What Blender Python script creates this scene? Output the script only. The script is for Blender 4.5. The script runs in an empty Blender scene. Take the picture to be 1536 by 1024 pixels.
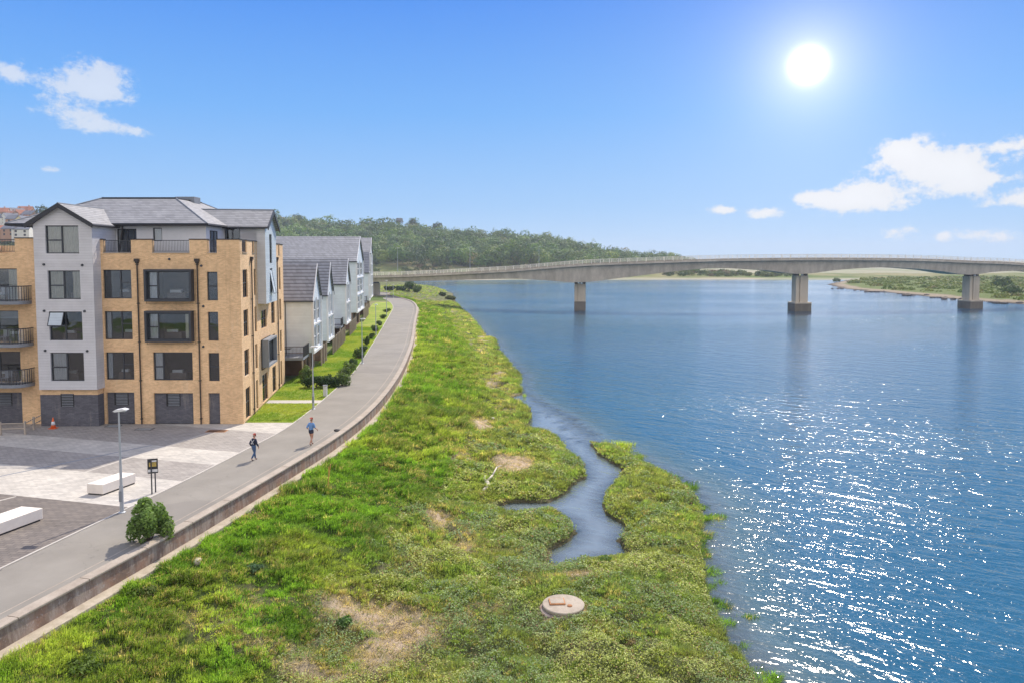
import bpy, bmesh, math, random
import numpy as np
from mathutils import Vector, Matrix
rng = np.random.default_rng(7); random.seed(7)
C = bpy.context.scene.collection
# ------------------------------------------------------------------ camera model
H, F_, P = 11.9, 1100.0, math.radians(3.5)
PR = 457.0                        # row of the optical axis in the 1536 x 1024 photo
WZ = -3.2                         # water level
cp, sp_ = math.cos(P), math.sin(P)
def ray(px, py):
    v = PR - py
    return (px-768.0, F_*cp + v*sp_, v*cp - F_*sp_)
def at(px, py, z=0.0):
    x, y, w = ray(px, py); t = (z-H)/w
    return Vector((x*t, y*t, z))
def atY(px, py, Y):
    x, y, w = ray(px, py); t = Y/y
    return Vector((x*t, Y, H+w*t))
cam = bpy.data.cameras.new('camera'); cam.sensor_width = 36; cam.lens = 36*F_/1536
cam.shift_y = -(512-PR)/1536; cam.clip_end = 20000; cam.clip_start = .1
co = bpy.data.objects.new('camera', cam); C.objects.link(co)
co.location = (0, 0, H); co.rotation_euler = (math.radians(90)-P, 0, 0)
bpy.context.scene.camera = co
# ------------------------------------------------------------------ numpy noise
_perm = np.random.default_rng(3).random((256, 256))
def vnoise(x, y, s=1.0, o=0.0):
    x = np.asarray(x, float)/s+o+500; y = np.asarray(y, float)/s+o*1.7+500
    xi = np.floor(x).astype(int); yi = np.floor(y).astype(int)
    fx = x-xi; fy = y-yi; fx = fx*fx*(3-2*fx); fy = fy*fy*(3-2*fy)
    g = lambda a, b: _perm[a & 255, b & 255]
    return (g(xi, yi)*(1-fx)+g(xi+1, yi)*fx)*(1-fy)+(g(xi, yi+1)*(1-fx)+g(xi+1, yi+1)*fx)*fy
def fbm(x, y, s=1.0, o=0.0, n=3):
    r = 0; a = 1; t = 0
    for k in range(n):
        r = r+a*vnoise(x, y, s/2**k, o+k*13.3); t += a; a *= .5
    return r/t
def sstep(a, b, x):
    t = np.clip((x-a)/(b-a), 0, 1); return t*t*(3-2*t)
def in_poly(x, y, poly):
    x = np.asarray(x); y = np.asarray(y); r = np.zeros(x.shape, bool); n = len(poly)
    for i in range(n):
        x0, y0 = poly[i]; x1, y1 = poly[(i+1) % n]
        if y0 == y1: continue
        c = ((y0 > y) != (y1 > y)) & (x < (x1-x0)*(y-y0)/(y1-y0)+x0)
        r ^= c
    return r
def dist_line(x, y, line):
    d = np.full(np.shape(x), 1e9)
    for (x0, y0), (x1, y1) in zip(line, line[1:]):
        dx, dy = x1-x0, y1-y0; L = dx*dx+dy*dy+1e-12
        t = np.clip(((x-x0)*dx+(y-y0)*dy)/L, 0, 1)
        d = np.minimum(d, (x-x0-t*dx)**2+(y-y0-t*dy)**2)
    return np.sqrt(d)
def catmull(pts, n=6):
    pts = [Vector(p) for p in pts]; out = []
    P_ = [pts[0]*2-pts[1]]+pts+[pts[-1]*2-pts[-2]]
    for i in range(1, len(P_)-2):
        a, b, c, d = P_[i-1:i+3]
        for k in range(n):
            t = k/n
            out.append(.5*((2*b)+(c-a)*t+(2*a-5*b+4*c-d)*t*t+(3*b-a-3*c+d)*t**3))
    out.append(pts[-1]); return out
def offset(pts, d):                # to the right of travel for d > 0
    out = []
    for i, p in enumerate(pts):
        a = pts[max(i-1, 0)]; b = pts[min(i+1, len(pts)-1)]
        t = Vector((b[0]-a[0], b[1]-a[1])).normalized()
        out.append(Vector((p[0]+t.y*d, p[1]-t.x*d)))
    return out
# ------------------------------------------------------------------ materials
def S(r, g, b):                     # sRGB 0-255 -> linear
    f = lambda c: (c/255/12.92) if c/255 <= .04045 else ((c/255+.055)/1.055)**2.4
    return (f(r), f(g), f(b), 1)
class NT:
    def __init__(s, name, disp=False):
        s.m = bpy.data.materials.new(name); s.m.use_nodes = True; s.t = s.m.node_tree; s.t.nodes.clear()
        s.out = s.t.nodes.new('ShaderNodeOutputMaterial')
    def n(s, typ, ins=None, **kw):
        nd = s.t.nodes.new('ShaderNode'+typ)
        for k, v in kw.items(): setattr(nd, k, v)
        for k, v in (ins or {}).items():
            if isinstance(v, bpy.types.NodeSocket): s.t.links.new(v, nd.inputs[k])
            else: nd.inputs[k].default_value = v
        return nd
    def pos(s): return s.n('NewGeometry').outputs['Position']
    def math(s, op, a, b=0.0, c=0.0, clamp=False): return s.n('Math', {0: a, 1: b, 2: c}, operation=op, use_clamp=clamp).outputs[0]
    def mix(s, f, a, b, bt='MIX'):
        nd = s.n('Mix', {0: f, 6: a, 7: b}, data_type='RGBA', blend_type=bt); return nd.outputs[2]
    def noise(s, scale, detail=4, rough=.55, vec=None, dist=0.0):
        i = {'Scale': scale, 'Detail': detail, 'Roughness': rough, 'Distortion': dist}
        i['Vector'] = vec if vec is not None else s.pos()
        return s.n('TexNoise', i).outputs['Fac']
    def ramp(s, f, *st):
        nd = s.n('ValToRGB', {0: f}); e = nd.color_ramp.elements
        while len(e) < len(st): e.new(.5)
        for k, (p, c) in enumerate(st): e[k].position = p; e[k].color = c if len(c) == 4 else (*c, 1)
        return nd.outputs[0]
    def maprange(s, v, a, b, c=0.0, d=1.0): return s.n('MapRange', {0: v, 1: a, 2: b, 3: c, 4: d}).outputs[0]
    def scalevec(s, v, x, y, z, rot=0.0):
        return s.n('Mapping', {'Vector': v, 'Scale': (x, y, z), 'Rotation': (0, 0, rot)}).outputs[0]
    def bump(s, h, dist=.02, strength=1.0, normal=None):
        i = {'Height': h, 'Distance': dist, 'Strength': strength}
        if normal is not None: i['Normal'] = normal
        return s.n('Bump', i).outputs[0]
    def bsdf(s, col, rough=.8, normal=None, spec=.5, metal=0.0, **kw):
        i = {'Base Color': col, 'Roughness': rough, 'Specular IOR Level': spec, 'Metallic': metal}
        if normal is not None: i['Normal'] = normal
        i.update(kw)
        return s.n('BsdfPrincipled', i).outputs[0]
    def done(s, sh, vol=None):
        s.t.links.new(sh, s.out.inputs[0]); return s.m
M = {}
def simple(name, col, rough=.7, var=.15, scale=3.0, metal=0.0, spec=.5, bump=0.0):
    t = NT(name); n = t.noise(scale, 5, .6); n2 = t.noise(scale*.17, 3)
    f = t.math('ADD', t.math('MULTIPLY', n, .5), t.math('MULTIPLY', n2, .5))
    f = t.maprange(f, .3, .7, 1-var, 1+var)
    c = t.n('VectorMath', {0: col[:3], 'Scale': f}, operation='SCALE').outputs[0]
    nm = t.bump(n, bump) if bump else None
    M[name] = t.done(t.bsdf(c, rough, nm, spec, metal)); return M[name]
# plain paints and stuff
simple('dark_frame', (.035, .04, .05), .4, .1); simple('white_paint', (.72, .73, .74), .45, .06)
simple('galvanised', (.42, .45, .48), .45, .12, 6, .3); simple('fascia', (.02, .022, .028), .5, .1)
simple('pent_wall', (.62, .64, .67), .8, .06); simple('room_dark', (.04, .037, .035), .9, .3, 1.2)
simple('curtain_cream', (.75, .72, .60), .9, .12, 5); simple('curtain_white', (.78, .80, .82), .9, .1, 5)
simple('sofa', (.20, .16, .14), .9, .3, 2); simple('pipe', (.03, .022, .02), .5, .1)
simple('bench', (.80, .735, .65), .8, .10, 4, bump=.004); simple('orange_plastic', (.75, .14, .03), .5, .1)
simple('timber', (.115, .062, .038), .8, .3, 2.5); simple('timber_post', (.42, .36, .29), .8, .2)
simple('slab_grey', (.22, .24, .27), .8, .15); simple('skin', (.50, .26, .17), .6, .05)
simple('navy_cloth', (.018, .026, .055), .9, .2, 20); simple('jeans', (.05, .10, .20), .9, .25, 20)
simple('blue_cloth', (.14, .27, .52), .9, .15, 20); simple('red_cloth', (.42, .06, .04), .9, .1)
simple('dark_short', (.03, .035, .06), .9, .1); simple('shoe', (.06, .05, .05), .7, .1); simple('white_cloth', (.7, .7, .7), .9, .05)
simple('hair', (.05, .03, .02), .8, .2); simple('driftwood', (.60, .54, .46), .8, .12, 4); simple('stake', (.60, .34, .09), .7, .2)
simple('yellow_pic', (.62, .46, .12), .6, .5, 14); simple('bark', (.12, .09, .06), .9, .3)
simple('rust', (.42, .20, .09), .85, .35, 6, bump=.004); simple('rubber', (.02, .02, .02), .7, .1)
simple('house_render', (.74, .72, .66), .9, .08, .3); simple('house_yellow', (.72, .62, .34), .9, .08, .3); simple('house_brown', (.44, .25, .15), .9, .1, .5)
simple('roof_red', (.34, .13, .07), .9, .25, .5); simple('roof_slate', (.13, .14, .17), .8, .2, .5)
simple('lens', (.55, .6, .65), .2, .05)
# brick
def brickmat(name, c1, c2, mortar, sc=1.0, contrast=.35):
    t = NT(name); p = t.pos(); sx = t.n('SeparateXYZ', {0: p})
    u = t.math('ADD', sx.outputs[0], t.math('MULTIPLY', sx.outputs[1], .93))
    v = t.n('CombineXYZ', {0: u, 1: sx.outputs[2]}).outputs[0]
    b = t.n('TexBrick', {'Vector': v, 'Color1': c1, 'Color2': c2, 'Mortar': mortar, 'Scale': 1.0, 'Mortar Size': .007,
                         'Bias': 0.0, 'Brick Width': .225*sc, 'Row Height': .075*sc, 'Mortar Smooth': .3})
    n = t.noise(.35, 4, .6); n2 = t.noise(3.0, 4, .7)
    f = t.maprange(t.math('ADD', t.math('MULTIPLY', n, .6), t.math('MULTIPLY', n2, .5)), .35, .75, 1-contrast*.6, 1+contrast*.5)
    c = t.n('VectorMath', {0: b.outputs['Color'], 'Scale': f}, operation='SCALE').outputs[0]
    # faint efflorescence / wash streaks under sills
    st = t.noise(1.0, 5, .7, t.scalevec(p, 1.6, 1.6, .22))
    c = t.mix(t.maprange(st, .60, .78, 0.0, .28), c, (.70, .62, .50, 1))
    st2 = t.noise(1.0, 6, .7, t.scalevec(p, 2.4, 2.4, .16)); c = t.mix(t.maprange(st2, .60, .80, 0.0, .38), c, tuple(x*.45 for x in c2[:3])+(1,))
    M[name] = t.done(t.bsdf(c, .9, t.bump(b.outputs['Fac'], .006, -.6), .3))
brickmat('brick', (.84, .56, .31, 1), (.67, .43, .225, 1), (.76, .59, .40, 1), 1.0, .32)
brickmat('grey_brick', (.15, .15, .17, 1), (.105, .105, .125, 1), (.085, .085, .095, 1), 1.2, .25)
brickmat('red_brick', (.26, .155, .11, 1), (.17, .10, .07, 1), (.30, .26, .22, 1), 1.2)
def cladding(name, col, pitch=.19):
    t = NT(name); sx = t.n('SeparateXYZ', {0: t.pos()})
    fr = t.math('FRACT', t.math('DIVIDE', sx.outputs[2], pitch))
    line = t.maprange(fr, 0.0, .16, 0.0, 1.0)
    n = t.noise(.8, 4, .6); f = t.math('MULTIPLY', t.maprange(n, .3, .7, .92, 1.06), t.maprange(line, 0, 1, .82, 1.0))
    wn = t.n('TexWhiteNoise', {'W': t.math('FLOOR', t.math('DIVIDE', sx.outputs[2], pitch))}, noise_dimensions='1D').outputs[0]
    f = t.math('MULTIPLY', f, t.maprange(wn, 0, 1, .96, 1.03))
    c = t.n('VectorMath', {0: col, 'Scale': f}, operation='SCALE').outputs[0]
    M[name] = t.done(t.bsdf(c, .6, t.bump(fr, .012), .4))
cladding('clad_grey', (.64, .64, .66)); cladding('clad_blue', (.56, .64, .70)); cladding('clad_white', (.70, .78, .84), .16)
def roofmat(name, col, pitch, amp=.5):
    t = NT(name); p = t.pos(); sx = t.n('SeparateXYZ', {0: p})
    row = t.math('DIVIDE', sx.outputs[2], pitch); fr = t.math('FRACT', row); ri = t.math('FLOOR', row)
    u = t.math('ADD', t.math('ADD', sx.outputs[0], t.math('MULTIPLY', sx.outputs[1], .9)), t.math('MULTIPLY', ri, .17))
    cell = t.n('TexWhiteNoise', {'Vector': t.n('CombineXYZ', {0: t.math('FLOOR', t.math('DIVIDE', u, .34)), 1: ri}).outputs[0]}, noise_dimensions='2D').outputs[0]
    edge = t.maprange(fr, 0.0, .38, 1-amp, 1.05)
    f = t.math('MULTIPLY', edge, t.maprange(cell, 0, 1, .86, 1.12))
    f = t.math('MULTIPLY', f, t.maprange(t.noise(.7, 4), .3, .7, .9, 1.1))
    c = t.n('VectorMath', {0: col, 'Scale': f}, operation='SCALE').outputs[0]
    M[name] = t.done(t.bsdf(c, .65, t.bump(fr, .03, -1.0), .4))
roofmat('roof_grey', (.255, .26, .27), .155, .6); roofmat('roof_stripe', (.24, .25, .275), .36, .85)
# glass
t = NT('glass')
fr = t.n('Fresnel', {'IOR': 1.5}).outputs[0]
nz = t.bump(t.noise(.5, 2), .02)
sh = t.n('MixShader', {0: t.maprange(fr, 0, 1, .09, 1.0), 1: t.n('BsdfTransparent', {0: (.80, .84, .87, 1)}).outputs[0],
     2: t.n('BsdfGlossy', {'Color': (.9, .95, 1, 1), 'Roughness': .02, 'Normal': nz}).outputs[0]}).outputs[0]
M['glass'] = t.done(sh)
# asphalt, paving, concrete
t = NT('asphalt'); p = t.pos()
a = t.noise(55, 3, .8); b = t.noise(.35, 5, .65); c = t.noise(2.2, 6, .75)
col = t.mix(t.maprange(b, .3, .7), (.235, .218, .185, 1), (.32, .298, .255, 1))
col = t.mix(t.maprange(a, .35, .7, 0, .6), col, (.17, .16, .158, 1))
col = t.mix(t.maprange(c, .62, .8, 0, .35), col, (.40, .37, .34, 1))
vr = t.n('TexVoronoi', {'Vector': t.n('VectorMath', {0: t.scalevec(p, .22, .22, 1), 1: t.n('VectorMath', {0: t.n('TexNoise', {'Vector': p, 'Scale': 1.3, 'Detail': 4.0}).outputs['Color'], 'Scale': .35}, operation='SCALE').outputs[0]}, operation='ADD').outputs[0], 'Scale': 1.0}, feature='DISTANCE_TO_EDGE').outputs['Distance']
col = t.mix(t.math('MULTIPLY', t.maprange(vr, .004, .0, 0, 1), t.maprange(t.noise(.09, 2), .5, .56, 0, .5)), col, (.09, .085, .08, 1))
rep = t.n('TexWhiteNoise', {'Vector': t.n('VectorMath', {0: t.scalevec(p, .16, .35, 0, .7)}, operation='FLOOR').outputs[0]}, noise_dimensions='2D').outputs[0]
col = t.mix(t.maprange(rep, .86, .87, 0, .28), col, (.17, .155, .145, 1))
M['asphalt'] = t.done(t.bsdf(col, .9, t.bump(a, .006), .3))
def paving(name, c1, c2, mo, rot=.0, bw=.40, rh=.20):
    t = NT(name); p = t.pos(); v = t.scalevec(p, 1, 1, 1, rot)
    b = t.n('TexBrick', {'Vector': v, 'Color1': c1, 'Color2': c2, 'Mortar': mo, 'Scale': 1.0, 'Mortar Size': .012, 'Brick Width': bw, 'Row Height': rh, 'Bias': -.1})
    n = t.noise(.5, 5, .7); n2 = t.noise(3, 4, .7)
    f = t.maprange(t.math('ADD', t.math('MULTIPLY', n, .6), t.math('MULTIPLY', n2, .4)), .33, .68, .80, 1.14)
    col = t.n('VectorMath', {0: b.outputs['Color'], 'Scale': f}, operation='SCALE').outputs[0]
    M[name] = t.done(t.bsdf(col, .85, t.bump(b.outputs['Fac'], .006, -.5), .3))
paving('pave_light', (.56, .53, .475, 1), (.43, .41, .375, 1), (.36, .33, .30, 1), .08)
paving('pave_dark', (.215, .188, .165, 1), (.155, .138, .125, 1), (.085, .078, .078, 1), .08)
paving('pave_mid', (.38, .352, .32, 1), (.30, .278, .255, 1), (.18, .17, .165, 1), .08)
def concrete(name, col, stain, amt=.6, sc=1.0, zs=.25):
    t = NT(name); p = t.pos()
    a = t.noise(1.3*sc, 6, .7, t.scalevec(p, 1, 1, zs)); b = t.noise(.25*sc, 4, .6); c = t.noise(14*sc, 4, .7)
    f = t.maprange(t.math('ADD', t.math('MULTIPLY', a, .65), t.math('MULTIPLY', b, .35)), .40, .62, 0, amt)
    k = t.mix(f, col, stain); k = t.mix(t.maprange(c, .4, .75, 0, .25), k, (.1, .09, .08, 1))
    M[name] = t.done(t.bsdf(k, .9, t.bump(c, .006), .3))
concrete('coping', (.44, .385, .32, 1), (.31, .26, .21, 1), .8); concrete('ledge', (.50, .44, .35, 1), (.33, .28, .21, 1), .85, 2)
concrete('bridge_concrete', (.66, .59, .49, 1), (.42, .37, .305, 1), .9, .5, .35); concrete('pier_concrete', (.66, .58, .46, 1), (.48, .42, .33, 1), .7, .6)
concrete('pier_wet', (.16, .145, .12, 1), (.25, .225, .185, 1), .7, .6); concrete('slab_pale', (.46, .40, .32, 1), (.30, .255, .20, 1), .8, 2)
concrete('kerb', (.55, .52, .47, 1), (.42, .39, .35, 1), .5)
t = NT('wall_stained'); p = t.pos()
a = t.noise(1.0, 6, .75, t.scalevec(p, 2.2, 2.2, .5)); b = t.noise(.8, 4, .6); c = t.noise(6, 5, .8)
col = t.mix(t.maprange(a, .42, .60), (.20, .145, .115, 1), (.36, .30, .255, 1))
col = t.mix(t.maprange(b, .5, .65, 0, .7), col, (.33, .20, .14, 1))
col = t.mix(t.maprange(c, .57, .70, 0, .55), col, (.58, .56, .55, 1))
M['wall_stained'] = t.done(t.bsdf(col, .95, t.bump(c, .02), .2))
# ground under the grass, coloured by vertex attribute
t = NT('bank_soil'); at_ = t.n('Attribute', attribute_name='Col').outputs['Color']
n = t.noise(3, 8, .8); n2 = t.noise(18, 6, .85)
f = t.maprange(t.math('ADD', t.math('MULTIPLY', n, .5), t.math('MULTIPLY', n2, .5)), .38, .62, .5, 1.35)
col = t.n('VectorMath', {0: at_, 'Scale': f}, operation='SCALE').outputs[0]
M['bank_soil'] = t.done(t.bsdf(col, .95, t.bump(n2, .14), .15))
# foliage with vertex colours (blades, leaves)
def leafmat(name, trans=.45, attr='Col', col=None):
    t = NT(name)
    c = t.n('Attribute', attribute_name=attr).outputs['Color'] if col is None else t.mix(t.noise(9, 3), tuple(x*.7 for x in col[:3])+(1,), tuple(x*1.3 for x in col[:3])+(1,))
    d = t.bsdf(c, .65, None, .25)
    tr = t.n('BsdfTranslucent', {'Color': t.mix(1.0, c, (1.25, 1.35, .55, 1), 'MULTIPLY')}).outputs[0]
    M[name] = t.done(t.n('MixShader', {0: trans, 1: d, 2: tr}).outputs[0])
leafmat('grass_blade', .55); leafmat('leaf', .35); leafmat('far_leaf', .25)
# lawn
t = NT('lawn'); n = t.noise(.55, 5, .65); n2 = t.noise(9, 5, .8); n3 = t.noise(.2, 3)
col = t.mix(t.maprange(n, .35, .65), (.19, .30, .035, 1), (.36, .40, .07, 1))
col = t.mix(t.maprange(n2, .4, .7, 0, .6), col, (.07, .14, .015, 1)); col = t.mix(t.maprange(n3, .5, .7, 0, .5), col, (.48, .44, .13, 1))
M['lawn'] = t.done(t.bsdf(col, .9, t.bump(n2, .05), .15))
# far ground
t = NT('far_ground'); p = t.pos(); n = t.noise(.02, 6, .6); n2 = t.noise(.4, 5, .7)
col = t.mix(t.maprange(n, .4, .6), (.10, .15, .035, 1), (.28, .25, .13, 1)); col = t.mix(t.maprange(n2, .4, .7, 0, .5), col, (.06, .09, .025, 1))
M['far_ground'] = t.done(t.bsdf(col, .95, None, .1))
t = NT('sand_flat'); n = t.noise(.012, 5, .6, t.scalevec(t.pos(), 1, 3, 1))
col = t.mix(t.maprange(n, .4, .6), (.34, .31, .22, 1), (.22, .24, .14, 1)); M['sand_flat'] = t.done(t.bsdf(col, .95, None, .2))
# ------------------------------------------------------------------ water
t = NT('water'); p = t.pos()
shal = t.n('Attribute', attribute_name='depth').outputs['Fac']; calm = t.n('Attribute', attribute_name='calm').outputs['Fac']
r = math.radians(34); prot = t.scalevec(p, 1, 1, 1, r)
def wv(sx, sy, sc, det, rough, dist=0.0): return t.noise(sc, det, rough, t.scalevec(prot, sx, sy, 1), dist)
w1 = wv(.36, 1.0, .75, 2, .5, .6); w2 = wv(.5, 1.0, 2.7, 2, .5, .4); w3 = wv(.7, 1.0, 8.0, 2, .5)
hh = t.math('ADD', t.math('MULTIPLY', w1, .20), t.math('ADD', t.math('MULTIPLY', w2, .078), t.math('MULTIPLY', w3, .023)))
big = t.noise(.018, 3, .5, t.scalevec(p, .6, 1, 1))
amp = t.math('MULTIPLY', t.maprange(big, .38, .62, .50, 1.45), t.maprange(calm, 0, 1, 1.0, .40))
nm = t.n('Bump', {'Height': t.math('MULTIPLY', t.math('SUBTRACT', hh, .15), amp), 'Distance': 1.0, 'Strength': 1.0}).outputs[0]
deep = t.mix(t.maprange(big, .35, .65), (.011, .078, .138, 1), (.020, .112, .188, 1))
body = t.mix(t.maprange(shal, .0, 1.6), (.075, .12, .105, 1), deep)
body = t.mix(calm, body, (.25, .31, .35, 1))
fres = t.n('Fresnel', {'IOR': 1.40, 'Normal': nm}).outputs[0]
dif = t.n('BsdfDiffuse', {'Color': body, 'Normal': nm}).outputs[0]
tp = t.n('BsdfTransparent', {'Color': (.75, .82, .78, 1)}).outputs[0]
under = t.n('MixShader', {0: t.maprange(shal, .02, .55, .25, 1.0), 1: tp, 2: dif}).outputs[0]
gl = t.n('BsdfGlossy', {'Color': (1, 1, 1, 1), 'Roughness': .11, 'Normal': nm}).outputs[0]
M['water'] = t.done(t.n('MixShader', {0: fres, 1: under, 2: gl}).outputs[0])
# ------------------------------------------------------------------ mesh building
ORG = {}
def tag(o, label=None, cat=None, group=None, kind=None):
    if label: o['label'] = label
    if cat: o['category'] = cat
    if group: o['group'] = group
    if kind: o['kind'] = kind
    return o
def empty(name, loc, label, cat, group=None, rz=0.0):
    o = bpy.data.objects.new(name, None); C.objects.link(o); o.location = loc; o.rotation_euler.z = rz
    ORG[o.name] = Vector(loc); return tag(o, label, cat, group)
class MB:
    def __init__(s): s.v = []; s.f = []; s.mi = []; s.mats = []
    def _m(s, m):
        if m not in s.mats: s.mats.append(m)
        return s.mats.index(m)
    def poly(s, pts, m):
        k = len(s.v); s.v += [tuple(p) for p in pts]; s.f.append(tuple(range(k, k+len(pts)))); s.mi.append(s._m(m)); return s
    def hexa(s, p, m):               # 8 points: bottom 4 (ccw), top 4
        k = len(s.v); s.v += [tuple(q) for q in p]; i = s._m(m)
        for f in ((3, 2, 1, 0), (4, 5, 6, 7), (0, 1, 5, 4), (1, 2, 6, 5), (2, 3, 7, 6), (3, 0, 4, 7)):
            s.f.append(tuple(k+j for j in f)); s.mi.append(i)
        return s
    def box(s, x0, x1, y0, y1, z0, z1, m):
        return s.hexa([(x0, y0, z0), (x1, y0, z0), (x1, y1, z0), (x0, y1, z0), (x0, y0, z1), (x1, y0, z1), (x1, y1, z1), (x0, y1, z1)], m)
    def fbox(s, F, u0, u1, v0, v1, w0, w1, m):
        return s.hexa([F(u0, v0, w1), F(u1, v0, w1), F(u1, v0, w0), F(u0, v0, w0), F(u0, v1, w1), F(u1, v1, w1), F(u1, v1, w0), F(u0, v1, w0)], m)
    def tube(s, p0, p1, r0, r1, m, n=8, caps=True):
        p0 = Vector(p0); p1 = Vector(p1); d = (p1-p0).normalized()
        a = d.orthogonal().normalized(); b = d.cross(a); k = len(s.v); i = s._m(m)
        for p, r in ((p0, r0), (p1, r1)):
            for j in range(n):
                t = 2*math.pi*j/n; s.v.append(tuple(p+a*(math.cos(t)*r)+b*(math.sin(t)*r)))
        for j in range(n):
            s.f.append((k+j, k+(j+1) % n, k+n+(j+1) % n, k+n+j)); s.mi.append(i)
        if caps: s.f.append(tuple(k+j for j in reversed(range(n)))); s.mi.append(i); s.f.append(tuple(k+n+j for j in range(n))); s.mi.append(i)
        return s
    def path(s, pts, rs, m, n=6):
        for a, b, r0, r1 in zip(pts, pts[1:], rs, rs[1:]): s.tube(a, b, r0, r1, m, n)
        return s
    def lathe(s, c, prof, m, n=24, wob=0.0):
        k = len(s.v); i = s._m(m)
        for r, z in prof:
            for j in range(n):
                t = 2*math.pi*j/n; q = r*(1+wob*math.sin(3*t+1)+wob*.7*math.sin(7*t)); s.v.append((c[0]+q*math.cos(t), c[1]+q*math.sin(t), c[2]+z))
        for a in range(len(prof)-1):
            for j in range(n):
                s.f.append((k+a*n+j, k+a*n+(j+1) % n, k+(a+1)*n+(j+1) % n, k+(a+1)*n+j)); s.mi.append(i)
        s.f.append(tuple(k+(len(prof)-1)*n+j for j in range(n))); s.mi.append(i)
        s.f.append(tuple(k+j for j in reversed(range(n)))); s.mi.append(i); return s
    def sweep(s, pts, prof, m, closed=True, caps=True):   # prof: (offset right, z); pts 2d or 3d path (z added)
        k = len(s.v); i = s._m(m); n = len(prof); N = len(pts); offs = {o: offset(pts, o) for o in {a for a, _ in prof}}
        for q in range(N):
            z0 = pts[q][2] if len(pts[q]) > 2 else 0.0
            for o, z in prof: p = offs[o][q]; s.v.append((p.x, p.y, z+z0))
        for q in range(N-1):
            for j in range(n if closed else n-1):
                s.f.append((k+q*n+j, k+q*n+(j+1) % n, k+(q+1)*n+(j+1) % n, k+(q+1)*n+j)); s.mi.append(i)
        if closed and caps:
            s.f.append(tuple(k+j for j in reversed(range(n)))); s.mi.append(i); s.f.append(tuple(k+(N-1)*n+j for j in range(n))); s.mi.append(i)
        return s
    def build(s, name, parent=None, smooth=False, bevel=0.0, label=None, fixn=True):
        me = bpy.data.meshes.new(name); o = Vector((0, 0, 0))
        if parent is not None: o = ORG.get(parent.name, o)
        me.from_pydata([(a-o.x, b-o.y, c-o.z) for a, b, c in s.v], [], s.f)
        for m in s.mats: me.materials.append(M[m])
        me.polygons.foreach_set('material_index', s.mi)
        if fixn:
            b = bmesh.new(); b.from_mesh(me); bmesh.ops.recalc_face_normals(b, faces=b.faces); b.to_mesh(me); b.free()
        if smooth: me.polygons.foreach_set('use_smooth', [True]*len(me.polygons))
        ob = bpy.data.objects.new(name, me); C.objects.link(ob)
        if parent is not None: ob.parent = parent; ORG[ob.name] = o
        if bevel:
            md = ob.modifiers.new('bevel', 'BEVEL'); md.width = bevel; md.segments = 2; md.limit_method = 'ANGLE'
        if label: ob['label'] = label
        return ob
def npmesh(name, V, Fq, mats, col=None, smooth=False, attrs=None, parent=None, mi=None):
    """V n x 3, Fq list of (m x k) index arrays"""
    me = bpy.data.meshes.new(name); V = np.asarray(V, np.float32)
    if parent is not None: V = V-np.array(ORG[parent.name], np.float32)
    me.vertices.add(len(V)); me.vertices.foreach_set('co', V.ravel())
    li = np.concatenate([f.ravel() for f in Fq]).astype(np.int32)
    ls = []; c = 0
    for f in Fq: ls.append(c+np.arange(len(f))*f.shape[1]); c += f.size
    ls = np.concatenate(ls).astype(np.int32)
    me.loops.add(len(li)); me.loops.foreach_set('vertex_index', li)
    me.polygons.add(len(ls)); me.polygons.foreach_set('loop_start', ls)
    if mi is not None: me.polygons.foreach_set('material_index', mi)
    if smooth: me.polygons.foreach_set('use_smooth', np.ones(len(ls), bool))
    for m in mats: me.materials.append(M[m])
    if col is not None:
        a = me.attributes.new('Col', 'FLOAT_COLOR', 'POINT'); a.data.foreach_set('color', np.hstack([col, np.ones((len(V), 1))]).astype(np.float32).ravel())
    for k, v in (attrs or {}).items():
        a = me.attributes.new(k, 'FLOAT', 'POINT'); a.data.foreach_set('value', np.asarray(v, np.float32).ravel())
    me.update(calc_edges=True); me.validate()
    ob = bpy.data.objects.new(name, me); C.objects.link(ob)
    if parent is not None: ob.parent = parent; ORG[ob.name] = ORG[parent.name]
    return ob
def copy_tree(o, parent=None):
    c = o.copy(); C.objects.link(c); c.parent = parent
    for ch in list(o.children): copy_tree(ch, c)
    return c
# ------------------------------------------------------------------ traced lines (world metres on the ground)
wall_px = [(-260, 1090), (-100, 985), (0, 929), (104, 874), (208, 819), (300, 768), (378, 724), (444, 686), (495, 655), (540, 622), (572, 590), (595, 558),
           (608, 532), (616, 509), (620, 484), (624, 462), (617, 452), (600, 446.5), (582, 442), (560, 437.5)]
wp = [at(x, y, .15).xy for x, y in wall_px]
d0 = (wp[0]-wp[1]).normalized(); wp = [wp[0]+d0*45]+wp
dl = (wp[-1]-wp[-2]).normalized(); wp = wp+[wp[-1]+Vector((-60, 40))]
WALL = [Vector(p) for p in catmull([(p.x, p.y, 0) for p in wp], 5)]
WALL = [p.xy for p in WALL]
left_px = [(-160, 935), (10, 849), (200, 758.6), (300, 710), (374, 672), (425, 645), (468, 614), (509, 579), (533, 556), (560, 515), (572, 495), (585, 472), (590, 461), (585, 453), (575, 448), (558, 443)]
lp = [at(x, y, 0).xy for x, y in left_px]
lp = [lp[0]+(lp[0]-lp[1]).normalized()*40]+lp+[lp[-1]+Vector((-60, 38))]
LEFT = [p.xy for p in catmull([(p.x, p.y, 0) for p in lp], 5)]
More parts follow.
